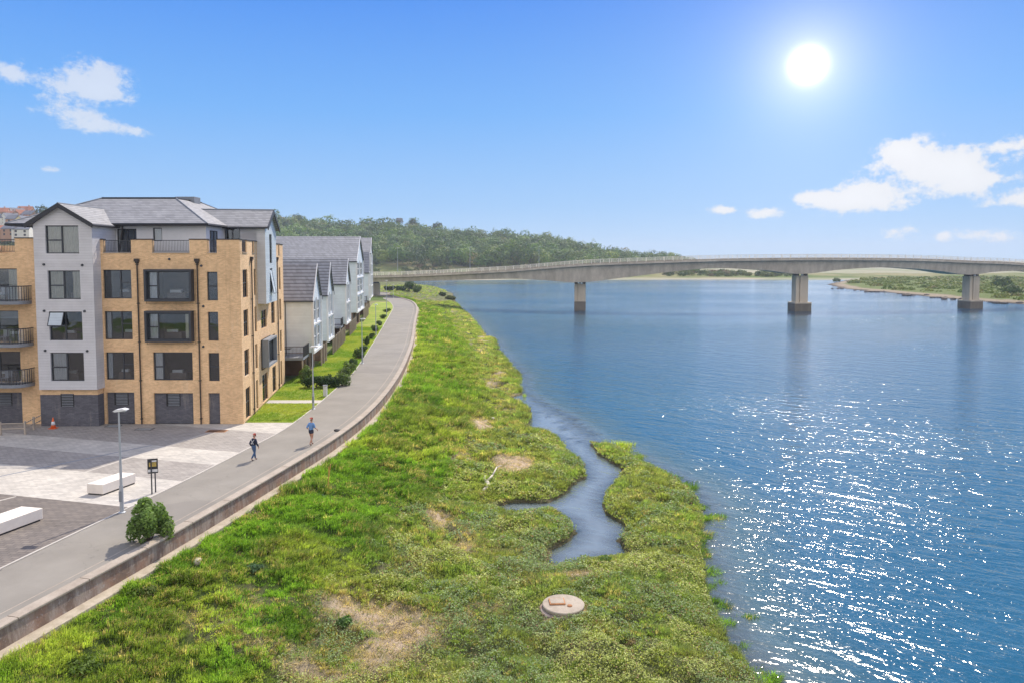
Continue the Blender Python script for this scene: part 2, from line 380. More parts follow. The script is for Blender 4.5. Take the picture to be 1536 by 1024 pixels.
shore_px = [(1300, 1400), (1200, 1150), (1135, 1024), (1118, 995), (1092, 965), (1076, 930), (1060, 890), (1055, 850), (1048, 820), (1050, 790), (1054, 765), (1040, 742), (1018, 722),
            (990, 706), (962, 695), (945, 683), (925, 671), (900, 666), (886, 660), (870, 647), (856, 635), (834, 620), (805, 605), (792, 596), (781, 588), (778, 575), (782, 563),
            (764, 546), (757, 538), (748, 523), (743, 509), (724, 500), (716, 487), (704, 473), (690, 461), (683, 452), (679, 440), (657, 432), (618, 425)]
SH = [at(x, y, WZ).xy for x, y in shore_px]
SH = [Vector((SH[0].x+3, -60))]+SH+[Vector((-95, 545)), Vector((-200, 560))]
creek_px = [(781, 590), (768, 596), (762, 597), (781, 603), (795, 615), (797, 627), (788, 644), (808, 650), (830, 652), (840, 661), (854, 682), (875, 696), (880, 716), (861, 724), (847, 741), (822, 754),
            (790, 753), (762, 754), (736, 764), (762, 772), (800, 771), (828, 768), (854, 780), (862, 797), (854, 811), (823, 827), (821, 844), (828, 855), (837, 853), (865, 846), (895, 838), (924, 836), (943, 833),
            (929, 813), (940, 790), (910, 771), (904, 757), (910, 736), (930, 716), (938, 706), (918, 694), (900, 683), (890, 670), (884, 664), (870, 650), (856, 638), (834, 623), (805, 608), (792, 599)]
CRK = [at(x, y, WZ).xy for x, y in creek_px]
CRK_BANK = CRK[:44]; BAR = [at(x, y, WZ).xy for x, y in [(781, 590), (792, 597), (805, 607), (834, 622), (856, 636), (870, 648), (886, 661), (893, 668)]]
POND = [at(x, y, WZ).xy for x, y in [(741, 581), (750, 578), (758, 578), (757, 583), (748, 586), (742, 587), (738, 584)]]
T2 = lambda L: [(p.x, p.y) for p in L]
WESTPOLY = T2(WALL)+[(-700, 560), (-700, -100)]
LANDPOLY = T2(SH)+[(-700, 620), (-700, -100)]
def fields(x, y):
    dw = dist_line(x, y, T2(WALL)); dw = np.where(in_poly(x, y, WESTPOLY), -dw, dw)
    dr = dist_line(x, y, T2(SH)); land = in_poly(x, y, LANDPOLY)
    crk = in_poly(x, y, T2(CRK)); dc = dist_line(x, y, T2(CRK_BANK)); crk = crk ^ (dc < .22*(fbm(x, y, .8, 71, 2)-.45)*2) if False else (crk & (dc > .5*(fbm(x, y, 1.1, 71, 2)-.5))); db = dist_line(x, y, T2(BAR))
    pond = in_poly(x, y, T2(POND)); dp = dist_line(x, y, T2(POND+[POND[0]]))
    return dw, dr, land, crk, dc, db, pond, dp
bare_px = [(768, 690, 50, 18, 1.1), (720, 640, 30, 18, .6), (745, 560, 22, 22, .6), (690, 690, 40, 30, .35), (540, 925, 115, 38, .85), (590, 965, 85, 46, .75), (470, 1015, 90, 22, .6),
           (655, 775, 45, 20, .6), (690, 815, 40, 22, .5), (870, 858, 60, 10, .7), (800, 865, 60, 12, .5), (740, 905, 60, 14, .3), (730, 500, 14, 30, .5), (800, 768, 26, 3, .6), (960, 950, 60, 12, .25), (470, 870, 60, 16, .25)]
BARE = [(at(x, y, -2.5), abs(at(x+rx, y, -2.5).x-at(x, y, -2.5).x), abs(at(x, y-ry, -2.5).y-at(x, y, -2.5).y), k) for x, y, rx, ry, k in bare_px]
MH = at(845, 912, -2.6).xy
def bank_h(x, y, full=False):
    dw, dr, land, crk, dc, db, pond, dp = fields(x, y)
    tn = fbm(x, y, 1.5, 3)-.5; tn2 = fbm(x, y, .55, 9, 2)-.5; tn3 = fbm(x, y, 5, 21)-.5
    s = np.clip((dw-1.0)/9.0, 0, 1)
    base = -.66+(-2.66+.66)*(s*.55+.45*s**1.8) + (tn*.66+tn2*.34+tn3*.40)*np.clip((dw-1.0)/1.0, 0, 1)
    hr = WZ+.03+np.clip(dr*.20, 0, 2.6)+(tn*.42+tn2*.26)*np.clip(dr/.6, 0, 1)
    hc = WZ+np.clip(dc*1.2, 0, .16)+np.clip(dc*.22, 0, 2.3)
    h = np.minimum(base, np.minimum(hr, hc)); md = np.hypot(x-MH.x, y-MH.y); h = h+(-2.62-h)*sstep(2.2, 1.1, md)
    hp = WZ+np.clip(dp*1.2, 0, 3); h = np.minimum(h, hp)
    bed = WZ-np.clip(dr*.28, 0, 2.6)-.02+tn2*.12*np.clip(1-dr/4, 0, 1)
    bedc = WZ-np.clip(dc*.25, 0, .30)-.02
    bedc = np.maximum(bedc, WZ-.12-.25*db+tn2*.16)
    bed = np.maximum(bed, np.where(db < 3, WZ-.14-.22*db+tn2*.2, -9))
    sub = (db < 1.0+tn2*1.6) & (dist_line(x, y, T2(BAR[1:-1])) < 1.0+tn2*1.6)
    r = np.where(crk, bedc, np.where(land, h, bed)); r = np.where(sub, WZ-.07+tn2*.16-.1*(1-db), r); land_ = land & ~sub; r = np.where(pond, WZ-.12, r)
    r = np.where(dw < 1.0, np.where(dw < -.1, -.35, -.80), r)
    if full:
        b = np.zeros(np.shape(x))
        for c, rx, ry, k in BARE: b = np.maximum(b, k*1.5*(1-np.sqrt(((x-c.x)/rx)**2+((y-c.y)/ry)**2)))
        marsh = sstep(7.0, 10.0, dw+tn3*4)*land
        nn = fbm(x, y, 2.6, 40, 3)
        b = np.clip(b+(nn-.5)*1.5-.12+.16*np.exp(-((dw-11)/2.4)**2), 0, 1)
        b = np.where(crk | ~land, 0, b); b = np.where(md < 1.0, 1.0, b); marsh = np.where(md < 1.0, 0, marsh)
        return r, dw, dr, land_ & ~crk & ~pond, dc, b, marsh, db, crk
    return r
def stretch(a, b, f0, g, lim=1e9):
    out = [a]; st = f0
    while out[-1] < b: out.append(out[-1]+st); st = min(st*g, lim)
    return out
def grid(xs, ys):
    X, Y = np.meshgrid(xs, ys); nx, ny = len(xs), len(ys)
    i = np.arange(nx*ny).reshape(ny, nx); f = np.stack([i[:-1, :-1], i[:-1, 1:], i[1:, 1:], i[1:, :-1]], -1).reshape(-1, 4)
    return X.ravel(), Y.ravel(), f
# ---- riverbank terrain
xs = np.concatenate([np.arange(-110, -34, 2.0), np.arange(-34, 26, .25), np.arange(26, 46, 2)])
ys = np.concatenate([np.arange(-60, 16, 2.5), np.arange(16, 70, .25), np.arange(70, 130, .6), np.arange(130, 280, 1.5), np.arange(280, 560, 5)])
X, Y, Fc = grid(xs, ys)
Z, dw, dr, land, dc, bare, marsh, db, crk = bank_h(X, Y, True)
gcol = np.array([.075, .115, .025]); mcol = np.array([.13, .15, .055]); bcol = np.array([.66, .52, .37]); mud = np.array([.13, .10, .07])
col = gcol*(1-marsh[:, None])+mcol*marsh[:, None]
col = col*(1-bare[:, None])+bcol*bare[:, None]
edge = (np.clip(1-(Z-WZ)/.26, 0, 1)*(Z > WZ-3))[:, None]
col = col*(1-edge)+mud*edge
col = np.where((~land)[:, None], np.array([.10, .095, .05])*(1-.0)+0*col, col)
keep = (dw[Fc] > -.6).any(1)
ob = npmesh('riverbank', np.stack([X, Y, Z], 1), [Fc[keep]], ['bank_soil'], col, True); tag(ob, kind='structure')
# ---- river water
xs = np.concatenate([-np.array(stretch(45, 9000, 8, 1.6))[::-1], np.arange(-44, 30, .5), np.array(stretch(30, 9000, 6, 1.6))])
ys = np.concatenate([-np.array(stretch(40, 4000, 20, 1.8))[::-1], np.arange(-38, 16, 2), np.arange(16, 80, .5), np.arange(80, 300, 1.5), np.array(stretch(300, 12000, 8, 1.5))])
X, Y, Fc = grid(xs, ys)
inn = (X > -90) & (X < 44) & (Y > -55) & (Y < 550)
dep = np.full(X.shape, 3.0); calm = np.zeros(X.shape)
h, dw, dr, land, dc, b_, m_, db, crk = bank_h(X[inn], Y[inn], True)
dep[inn] = np.clip(WZ-h, 0, 3)
calm[inn] = np.where(crk, 1.0, np.clip(1-db/2.5, 0, 1)*.7)
calm[inn] = np.maximum(calm[inn], np.clip(1-dr/2.2, 0, 1)*.6)
ob = npmesh('river_water', np.stack([X, Y, np.full(X.shape, WZ)], 1), [Fc], ['water'], None, True, {'depth': dep, 'calm': calm}); tag(ob, kind='structure')
# ---- ground west of the wall
gp = [(p.x, p.y, -.03) for p in offset(WALL, .2)]
MB().poly(gp+[(-3000, 700, -.03), (-3000, -150, -.03)], 'far_ground').build('ground', fixn=False)['kind'] = 'structure'
# ------------------------------------------------------------------ promenade path, seawall
def ribbon(A, B, z, m):                 # sheet between two polylines resampled to same count
    def res(L, n):
        d = [0]
        for a, b in zip(L, L[1:]): d.append(d[-1]+(b-a).length)
        out = []; j = 0
        for k in range(n):
            t = d[-1]*k/(n-1)
            while j < len(d)-2 and d[j+1] < t: j += 1
            out.append(L[j].lerp(L[j+1], (t-d[j])/(d[j+1]-d[j]+1e-9)))
        return out
    A = res(A, 90); B = res(B, 90); mb = MB()
    for i in range(89): mb.poly([(A[i].x, A[i].y, z), (B[i].x, B[i].y, z), (B[i+1].x, B[i+1].y, z), (A[i+1].x, A[i+1].y, z)], m)
    return mb
pth = MB().poly([(p.x, p.y, 0) for p in LEFT]+[(p.x, p.y, 0) for p in reversed(WALL)], 'asphalt')
pth.build('promenade_path', fixn=False)['kind'] = 'structure'
MB().sweep(offset(WALL, -.62), [(-.025, .004), (.025, .004)], 'coping', closed=False).build('path_edge_line', fixn=False)['kind'] = 'structure'
MB().sweep(LEFT, [(-.10, -.05), (.0, -.05), (.0, .035), (-.10, .035)], 'kerb').build('path_kerb')['kind'] = 'structure'
wl = empty('seawall', (WALL[20].x, WALL[20].y, 0), 'long low concrete seawall with stained river face beside the promenade path', 'seawall')
# wall body in bays with small gaps so that joints are real
body = MB(); cop = MB()
body.sweep(WALL, [(.05, -.9), (.05, .08), (.40, .08), (.44, -.9)], 'wall_stained')
cp_prof = [(.0, -.05), (.0, .15), (.03, .17), (.44, .165), (.46, .14), (.46, .083), (.051, .083), (.051, -.05)]
acc = [0.0]
for a_, b_ in zip(WALL, WALL[1:]): acc.append(acc[-1]+(b_-a_).length)
def wat(s_):
    j = min(max(int(np.searchsorted(acc, s_))-1, 0), len(WALL)-2); return WALL[j].lerp(WALL[j+1], (s_-acc[j])/(acc[j+1]-acc[j]))
s_ = 20.0
while s_ < acc[-1]-4: cop.sweep([wat(s_+.02+(2.96)*k/4) for k in range(5)], cp_prof, 'coping'); s_ += 3.0
body.build('wall_face', wl); cop.build('coping', wl)
MB().sweep(WALL, [(.41, -.95), (.41, -.61), (.92, -.63), (.96, -.95)], 'ledge').build('ledge', wl)
# ------------------------------------------------------------------ plaza paving
zf = 0.0
def gpoly(name, px, z, m, kind='structure'):
    ob = MB().poly([tuple(at(x, y, 0).xy)+(z,) for x, y in px], m).build(name, fixn=False); ob['kind'] = kind; return ob
def onleft(lo, hi):                        # piece of the LEFT line between two world Y values
    return [p for p in LEFT if lo <= p.y <= hi]
def lineY(a, b, x):                        # y of a line through two ground points at x
    return a.y+(b.y-a.y)*(x-a.x)/(b.x-a.x)
L = {k: (at(*a).xy, at(*b).xy) for k, a, b in (('1', (39, 651), (300, 673)), ('2', (0, 668), (300, 694.5)), ('3', (0, 695), (276, 721)), ('4', (0, 740), (183, 759)), ('0', (200, 632.5), (417, 650)))}
left_at = lambda x: None
_LX = np.array([p.x for p in LEFT[:36]]); _LY = np.array([p.y for p in LEFT[:36]])
f = lambda k: (lambda x: lineY(L[k][0], L[k][1], x))
low = lambda x: -60.0; high = lambda x: 53.2
def pave(name, yl, yh, m, z=.0):
    lo = []; hi = []
    for x in np.linspace(-80, -9, 900):
        yb = float(np.interp(x, _LX, _LY)); a = max(yl(x), yb); b = min(yh(x), 53.2)
        if b > a+.01: lo.append((x, a, z)); hi.append((x, b, z))
    MB().poly(lo+hi[::-1], m).build(name, fixn=False)['kind'] = 'structure'
pave('light_paving', f('0'), high, 'pave_light'); pave('grey_paving', f('1'), f('0'), 'pave_mid'); pave('light_paving', f('2'), f('1'), 'pave_light')
pave('grey_paving', f('3'), f('2'), 'pave_mid'); pave('light_paving', f('4'), f('3'), 'pave_light'); pave('dark_paving', low, f('4'), 'pave_dark')
def strip(name, a, b, w, m, z=.004):
    A, B = at(*a).xy, at(*b).xy; n = (B-A).normalized(); n = Vector((-n.y, n.x))*w/2
    MB().poly([(A.x+n.x, A.y+n.y, z), (A.x-n.x, A.y-n.y, z), (B.x-n.x, B.y-n.y, z), (B.x+n.x, B.y+n.y, z)], m).build(name, fixn=False)['kind'] = 'structure'
strip('dark_paving_line', (-60, 726), (228, 667), .16, 'slab_grey'); strip('paving_kerb_line', (126, 708), (352, 636), .14, 'kerb', .005); strip('paving_kerb_line', (-60, 765), (24, 744), .14, 'kerb')  # first strip is a thin dark line laid on the paving
for k, (x, y, w) in enumerate([(170, 638.5, .5), (217, 643, .6), (325, 646, .7)]):
    p = at(x, y); e = empty('drain_cover', (p.x, p.y, 0), ['small dark drain cover in the paving below the second vent', 'dark square drain cover set in shaded paving before the wide grey panel', 'rusty drain cover in sunlit grey paving near the building corner'][k], 'drain cover', 'drain covers in the plaza')
    m = MB().box(p.x-w, p.x+w, p.y-.35, p.y+.35, .003, .012, 'fascia' if k < 2 else 'rust')
    m.build('cover', e); m = MB()
    for j in range(7): m.box(p.x-w+.08, p.x+w-.08, p.y-.3+j*.09, p.y-.27+j*.09, .012, .02, 'galvanised' if k < 2 else 'pipe')
    m.build('grating', e)
# ------------------------------------------------------------------ apartment block
YF, YB = 52.8, 51.8                 # brick facade, projecting bay
CX = -19.55
apt = empty('apartment_block', (-27, 58, 0), 'tan brick apartment block with grey clad bay, slate roof and dark window frames', 'apartment block')
def frame(O, U, N):
    O, U, N = Vector(O), Vector(U).normalized(), Vector(N).normalized()
    return lambda u, v, w=0.0: tuple(O+U*u+N*w+Vector((0, 0, v)))
FF = frame((0, YF, 0), (1, 0, 0), (0, -1, 0)); FB = frame((0, YB, 0), (1, 0, 0), (0, -1, 0))
ED = Vector((-2.6, 18.2, 0)).normalized(); EN = Vector((ED.y, -ED.x, 0)); EL = 18.4
FE = frame((CX, YF, 0), ED, EN)
def wallgrid(mb, F, u0, u1, v0, v1, holes, m, reveal=.16, rm=None):
    us = sorted({u0, u1}|{h[0] for h in holes}|{h[1] for h in holes}); vs = sorted({v0, v1}|{h[2] for h in holes}|{h[3] for h in holes})
    for a, b in zip(us, us[1:]):
        for c, d in zip(vs, vs[1:]):
            mu, mv = (a+b)/2, (c+d)/2
            if any(h[0] < mu < h[1] and h[2] < mv < h[3] for h in holes): continue
            mb.poly([F(a, c), F(b, c), F(b, d), F(a, d)], m)
    for h in holes:
        a, b, c, d = h[:4]; q = rm or m
        for p0, p1 in (((a, c), (b, c)), ((b, c), (b, d)), ((b, d), (a, d)), ((a, d), (a, c))):
            mb.poly([F(*p0, 0), F(*p1, 0), F(*p1, -reveal), F(*p0, -reveal)], q)
def rect(px, Y):                      # px rect (x0, x1, y0, y1) on a frontal plane -> u0, u1, v0, v1
    x0, x1, y0, y1 = px; ym = (y0+y1)/2
    return (atY(x0, ym, Y).x, atY(x1, ym, Y).x, atY((x0+x1)/2, y1, Y).z, atY((x0+x1)/2, y0, Y).z)
wcount = 0
def window(root, F, r, lay='right', curtain=None, depth=.12, m='dark_frame', room=True, opened=None, name='window'):
    """frame, panes and what stands behind; lay: list of (x0,x1,z0,z1) members in 0..1 units"""
    global wcount; wcount += 1
    u0, u1, v0, v1 = r; W = u1-u0; Hh = v1-v0; t = .065; g = .004
    mb = MB(); w0, w1 = -depth-.07, -depth
    mb.fbox(F, u0+g, u0+t, v0+g, v1-g, w0, w1, m); mb.fbox(F, u1-t, u1-g, v0+g, v1-g, w0, w1, m)
    mb.fbox(F, u0+t, u1-t, v0+g, v0+t, w0, w1, m); mb.fbox(F, u0+t, u1-t, v1-t, v1-g, w0, w1, m)
    L_ = {'bay': [('v', .47, 0, 1), ('h', .48, 0, .47)], 'brick': [('v', .60, 0, 1), ('h', .55, .60, 1)], 'boxed': [('v', .24, 0, 1), ('h', .48, 0, .24)],
          'narrow': [('h', .5, 0, 1)], 'door': [('v', .5, 0, 1)], 'plain': [], 'tall': [('h', .52, 0, 1), ('v', .55, 0, 1)]}[lay]
    for k, c, a, b in L_:
        if k == 'v': mb.fbox(F, u0+W*c-.045, u0+W*c+.045, v0+t, v1-t, w0-.002, w1+.004, m)
        else: mb.fbox(F, max(u0+W*a+.045, u0+t), min(u0+W*b-.045, u1-t), v0+Hh*c-.04, v0+Hh*c+.04, w0, w1+.002, m)
    wo = mb.build(name, root)
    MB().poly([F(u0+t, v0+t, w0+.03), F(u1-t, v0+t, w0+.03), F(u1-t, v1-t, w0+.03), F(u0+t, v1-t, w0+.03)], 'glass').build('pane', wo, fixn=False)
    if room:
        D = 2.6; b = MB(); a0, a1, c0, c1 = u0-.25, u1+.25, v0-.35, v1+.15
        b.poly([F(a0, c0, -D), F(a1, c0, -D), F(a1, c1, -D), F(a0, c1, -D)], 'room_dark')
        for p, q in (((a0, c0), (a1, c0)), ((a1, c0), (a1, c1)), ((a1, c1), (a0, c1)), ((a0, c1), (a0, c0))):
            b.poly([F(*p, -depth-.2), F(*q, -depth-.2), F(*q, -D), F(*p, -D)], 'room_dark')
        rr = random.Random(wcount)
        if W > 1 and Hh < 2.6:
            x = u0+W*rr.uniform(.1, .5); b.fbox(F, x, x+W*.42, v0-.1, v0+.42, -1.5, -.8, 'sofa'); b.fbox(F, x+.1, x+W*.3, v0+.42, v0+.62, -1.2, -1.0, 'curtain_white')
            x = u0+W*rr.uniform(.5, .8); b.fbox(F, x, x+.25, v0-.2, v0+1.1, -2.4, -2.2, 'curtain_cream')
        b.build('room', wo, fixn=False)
    rb = random.Random(wcount*7+3)
    if room and not curtain and rb.random() < .55:
        q_ = v1-t-(Hh-2*t)*rb.choice((.25, .4, .6)); MB().poly([F(u0+t, q_, -depth-.15), F(u1-t, q_, -depth-.15), F(u1-t, v1-t, -depth-.15), F(u0+t, v1-t, -depth-.15)], rb.choice(('curtain_cream', 'curtain_white', 'slab_grey'))).build('blind', wo, fixn=False)
    if curtain:
        for side, wd, cm in curtain:
            n = max(4, int(W*wd/.09)); cb = MB(); a = u0+t if side == 'l' else u1-t-(W-2*t)*wd
            for k in range(n):
                x0 = a+(W-2*t)*wd*k/n; x1 = a+(W-2*t)*wd*(k+1)/n; z = (-depth-.18 if k % 2 else -depth-.12); z2 = (-depth-.18 if (k+1) % 2 else -depth-.12)
                cb.poly([F(x0, v0+t, z), F(x1, v0+t, z2), F(x1, v1-t, z2), F(x0, v1-t, z)], cm)
            cb.build('curtain', wo, fixn=False)
    if opened:
        a, b, c, d = opened; q = MB(); A = (u0+W*a, v0+Hh*c); B = (u0+W*b, v0+Hh*d)
        pts = [F(A[0], A[1], .28), F(B[0], A[1], .28), F(B[0], B[1], -.05), F(A[0], B[1], -.05)]
        q.poly(pts, 'clad_blue')
        for i in range(4): q.tube(pts[i], pts[(i+1) % 4], .03, .03, m, 6)
        q.build('open_casement', wo, fixn=False)
    return wo
RI = atY(228, 460, YF).x              # helper values
ztop = 13.32
# --- windows on the brick front
fr_w = []
A_rows = [(155, 197, 405, 448), (157, 198.5, 467, 509), (159, 201, 528, 569)]
C_rows = [(310.5, 326.5, 408, 451), (312, 327.5, 468, 511), (313, 329, 529, 571)]
B_flush = (230, 289, 528, 570); B_box = [(221, 291.5, 404, 452), (222, 291.5, 466, 512)]
holesF = [rect(r, YF) for r in A_rows+C_rows+[B_flush]]
boxr = [rect(r, YF) for r in B_box]
holesF += [(a+.12, b-.12, c+.12, d-.12) for a, b, c, d in boxr]
panels = [rect(r, YF) for r in [(160, 202, 588, 634.5), (231, 290, 589, 634.5), (313, 330, 589, 634.5)]]
panels = [(a, b, 0.0, d) for a, b, c, d in panels]
x_bay0, x_bay1 = atY(54, 460, YB).x, atY(141.5, 460, YB).x
gaps_px = [(154.5, 196.5), (228, 284), (311, 325)]
gz = atY(250, 380, YF).z; gaps = [(atY(a, 370, YF).x, atY(b, 370, YF).x) for a, b in gaps_px]
leftgap = (atY(-40, 365, YF).x, atY(22, 365, YF).x)
wall = MB()
LX0 = -52.0
Lwin = [(-34, 26, 403, 452), (-34, 28, 466, 512), (-34, 31, 527, 572)]
Lr = [rect(r, YF) for r in Lwin]
panL = rect((-30, 33.5, 588, 634.5), YF); panL = (panL[0], panL[1], 0.0, panL[3])
wallgrid(wall, FF, x_bay1-.1, CX, 0, gz, holesF+panels, 'brick', .16)
wallgrid(wall, FF, LX0, x_bay0+.1, 0, gz, Lr+[panL], 'brick', .16)
def parapet(F, segs, z0, z1, th=.32, m='brick'):
    for a, b in segs: wall.fbox(F, a, b, z0, z1, -th, 0, m)
gg = sorted(gaps); seg = []; x = x_bay1-.1
for a, b in gg: seg.append((x, a)); x = b
seg.append((x, CX)); parapet(FF, seg, gz, ztop)
lseg = [(LX0, leftgap[0]), (leftgap[1], x_bay0+.1)]; parapet(FF, lseg, gz, ztop+.1)
wall.fbox(FF, x_bay1-.1, CX, gz-.02, gz, -.32, -.001, 'brick')
# --- east facade (receding) : windows in s along the wall
s1 = [(.5, 2.4), ]
def es(px, py=480):                     # image column -> distance along the east wall
    x, y, w = ray(px, py); k = x/y
    t = (CX-k*YF)/(k-ED.x/ED.y); return t/ED.y
eh = []; ew = []
zr3, zr2, zr1 = (9.1, 11.17), (6.2, 8.2), (3.3, 5.26)
for z in (zr3, zr2, zr1): ew.append((.75, 2.35, z[0], z[1], 'tall')); ew.append((4.7, 5.5, z[0], z[1], 'narrow')); ew.append((11.8, 13.5, z[0], z[1], 'tall')); ew.append((16.0, 16.9, z[0], z[1], 'narrow'))
ew += [(7.2, 9.6, zr2[0], zr2[1]-.5, 'tall'), (7.2, 9.6, .1, 2.4, 'tall'), (.9, 2.5, .1, 2.4, 'tall'), (4.7, 5.4, .1, 2.4, 'narrow'), (11.8, 13.6, .1, 2.4, 'tall'), (16.0, 16.8, .1, 2.4, 'narrow')]
bayE = (6.1, 11.0, 8.35, 14.5)          # s0, s1, z0, eave
ebox = (7.0, 10.9, 3.1, 5.35)
eholes = [e[:4] for e in ew]+[(7.15, 10.75, 3.25, 5.2)]
wallgrid(wall, FE, 0, EL, 0, gz, eholes, 'brick', .16)
egaps = [(.7, 2.3), (4.3, 5.0), (12.2, 14.0), (15.9, 16.6)]; x = .32; seg = []
for a, b in egaps: seg.append((x, a)); x = b
seg.append((x, EL)); seg = [(a, b) for a, b in seg]; parapet(FE, [(a, min(b, bayE[0])) if a < bayE[0] < b else (a, b) for a, b in seg]+[(bayE[1], 12.2)], gz, ztop)
# back and far walls, roof deck
BX = [FF(LX0, 0), (LX0, 75, 0), tuple(Vector(FE(EL, 0))+Vector((-6, 4, 0))), FE(EL, 0)]
for a, b in zip(BX, BX[1:]): wall.poly([a, b, (b[0], b[1], ztop), (a[0], a[1], ztop)], 'brick')
wall.build('wall', apt, fixn=False)
MB().poly([(LX0, YF, gz-.12), (CX, YF, gz-.12), (FE(EL, 0)[0], FE(EL, 0)[1], gz-.12), (BX[2][0], BX[2][1], gz-.12), (LX0, 75, gz-.12)], 'slab_grey').build('terrace_deck', apt, fixn=False)
# copings
for F, sg in ((FF, [(x_bay1-.1, gaps[0][0]), (gaps[0][1], gaps[1][0]), (gaps[1][1], gaps[2][0]), (gaps[2][1], CX+.03)]), (FE, [(.34, .7), (2.3, 4.3), (5.0, 6.1), (11.0, 12.2), (14.0, 15.9), (16.6, EL)])):
    for a, b in sg: MB().fbox(F, a-.02, b+.02, ztop, ztop+.07, -.36, .04, 'fascia').build('parapet_coping', apt)
for a, b in lseg: MB().fbox(FF, a, b, ztop+.1, ztop+.17, -.36, .04, 'fascia').build('parapet_coping', apt)
for F, gs in ((FF, gaps), (FE, egaps[:2]+egaps[2:])):
    for a, b in gs: MB().fbox(F, a, b, gz, gz+.05, -.34, .05, 'coping').build('gap_sill', apt)
def railing(F, a, b, z0, z1, w=-.1, root=apt, m='dark_frame', step=.11):
    r = MB(); r.fbox(F, a, b, z1-.05, z1, w-.025, w+.025, m); r.fbox(F, a, b, z0+.06, z0+.1, w-.02, w+.02, m)
    n = int((b-a)/step)
    for k in range(n+1):
        u = a+.02+(b-a-.04)*k/n; r.fbox(F, u-.009, u+.009, z0+.1, z1-.05, w-.009, w+.009, m)
    return r.build('railing', root)
for a, b in gaps: railing(FF, a, b, gz+.05, ztop-.02)
railing(FF, *leftgap, gz+.05, ztop+.05)
for a, b in egaps: railing(FE, a, b, gz+.05, ztop-.02)
# plinth panels with louvres
def plinth(F, r, lou, w=-.16, name='ground_floor_panel'):
    a, b, c, d = r; m = MB(); m.poly([F(a, c, w), F(b, c, w), F(b, d, w), F(a, d, w)], 'grey_brick'); p = m.build(name, apt, fixn=False)
    if lou:
        x0, x1, z0, z1 = lou; q = MB(); q.fbox(F, x0, x1, z0, z1, w+.002, w+.02, 'rubber'); n = 8
        for k in range(n): z = z0+(z1-z0)*(k+.5)/n; q.hexa([F(x0+.1, z-.03, w+.09), F(x1-.03, z-.03, w+.09), F(x1-.03, z+.01, w+.02), F(x0+.1, z+.01, w+.02), F(x0+.1, z-.01, w+.09), F(x1-.03, z-.01, w+.09), F(x1-.03, z+.03, w+.02), F(x0+.1, z+.03, w+.02)], 'slab_grey')
        q.fbox(F, x0, x0+.1, z0, z1, w+.02, w+.10, 'rubber'); q.build('louvre_vent', p)
plinth(FF, panels[0], rect((171, 191, 589, 607), YF)); plinth(FF, panels[1], rect((249, 269, 590, 609), YF)); plinth(FF, panels[2], None); plinth(FF, panL, rect((-20, 16, 589, 608), YF))
# --- grey clad bay
zb0 = atY(100, 584, YB).z; ze = 14.4; xa, xb = x_bay0, x_bay1; xm = atY(90.5, 320, YB).x; za = atY(90, 309, YB).z
bay_px = [(68, 118, 338.5, 380.5), (72, 120.5, 406, 449), (74, 123.5, 467.5, 510.5), (76, 126, 528.5, 571)]
bh = [rect(r, YB) for r in bay_px]
bm_ = MB(); wallgrid(bm_, FB, xa, xb, zb0, ze, bh, 'clad_grey', .12)
bm_.poly([FB(xa, ze), FB(xb, ze), FB(xm, za)], 'clad_grey')
for x in (xa, xb): bm_.poly([(x, YB, zb0), (x, 57.5, zb0), (x, 57.5, ze), (x, YB, ze)], 'clad_grey')
bm_.poly([(xa, YB, zb0), (xb, YB, zb0), (xb, YF+.1, zb0), (xa, YF+.1, zb0)], 'fascia')
bay = bm_.build('clad_bay', apt, fixn=False)
window(apt, FB, bh[0], 'bay', [('l', .98, 'curtain_cream')]); window(apt, FB, bh[1], 'bay', [('l', .44, 'curtain_cream'), ('r', .27, 'curtain_cream')])
window(apt, FB, bh[2], 'bay', None, opened=(0.02, .44, .52, .97)); window(apt, FB, bh[3], 'bay', [('l', .44, 'curtain_white')])
# bay plinth below: brick band and grey brick
pb = MB(); xp0, xp1 = atY(60.5, 600, YB+.25).x, atY(147, 600, YB+.25).x; FP = frame((0, YB+.25, 0), (1, 0, 0), (0, -1, 0))
pb.poly([FP(xp0, 0), FP(xp1, 0), FP(xp1, 2.28), FP(xp0, 2.28)], 'grey_brick'); pb.poly([(xp1, YB+.25, 0), (xp1, YF, 0), (xp1, YF, 2.28), (xp1, YB+.25, 2.28)], 'grey_brick')
pb.poly([FP(xp0, 2.28), FP(xp1, 2.28), FP(xp1, zb0), FP(xp0, zb0)], 'brick'); pb.poly([(xp1, YB+.25, 2.28), (xp1, YF, 2.28), (xp1, YF, zb0), (xp1, YB+.25, zb0)], 'brick')
pb.poly([(xp0, YB+.25, 0), (xp0, YF, 0), (xp0, YF, zb0), (xp0, YB+.25, zb0)], 'brick'); pp = pb.build('ground_floor_panel', apt, fixn=False)
lv = MB(); a, b, c, d = rect((91.5, 111, 590, 609.5), YB+.25); lv.fbox(FP, a, b, c, d, .002, .03, 'rubber')
for k in range(8): z = c+(d-c)*(k+.5)/8; lv.fbox(FP, a+.1, b-.03, z-.02, z+.025, .03, .07, 'slab_grey')
lv.build('louvre_vent', pp)
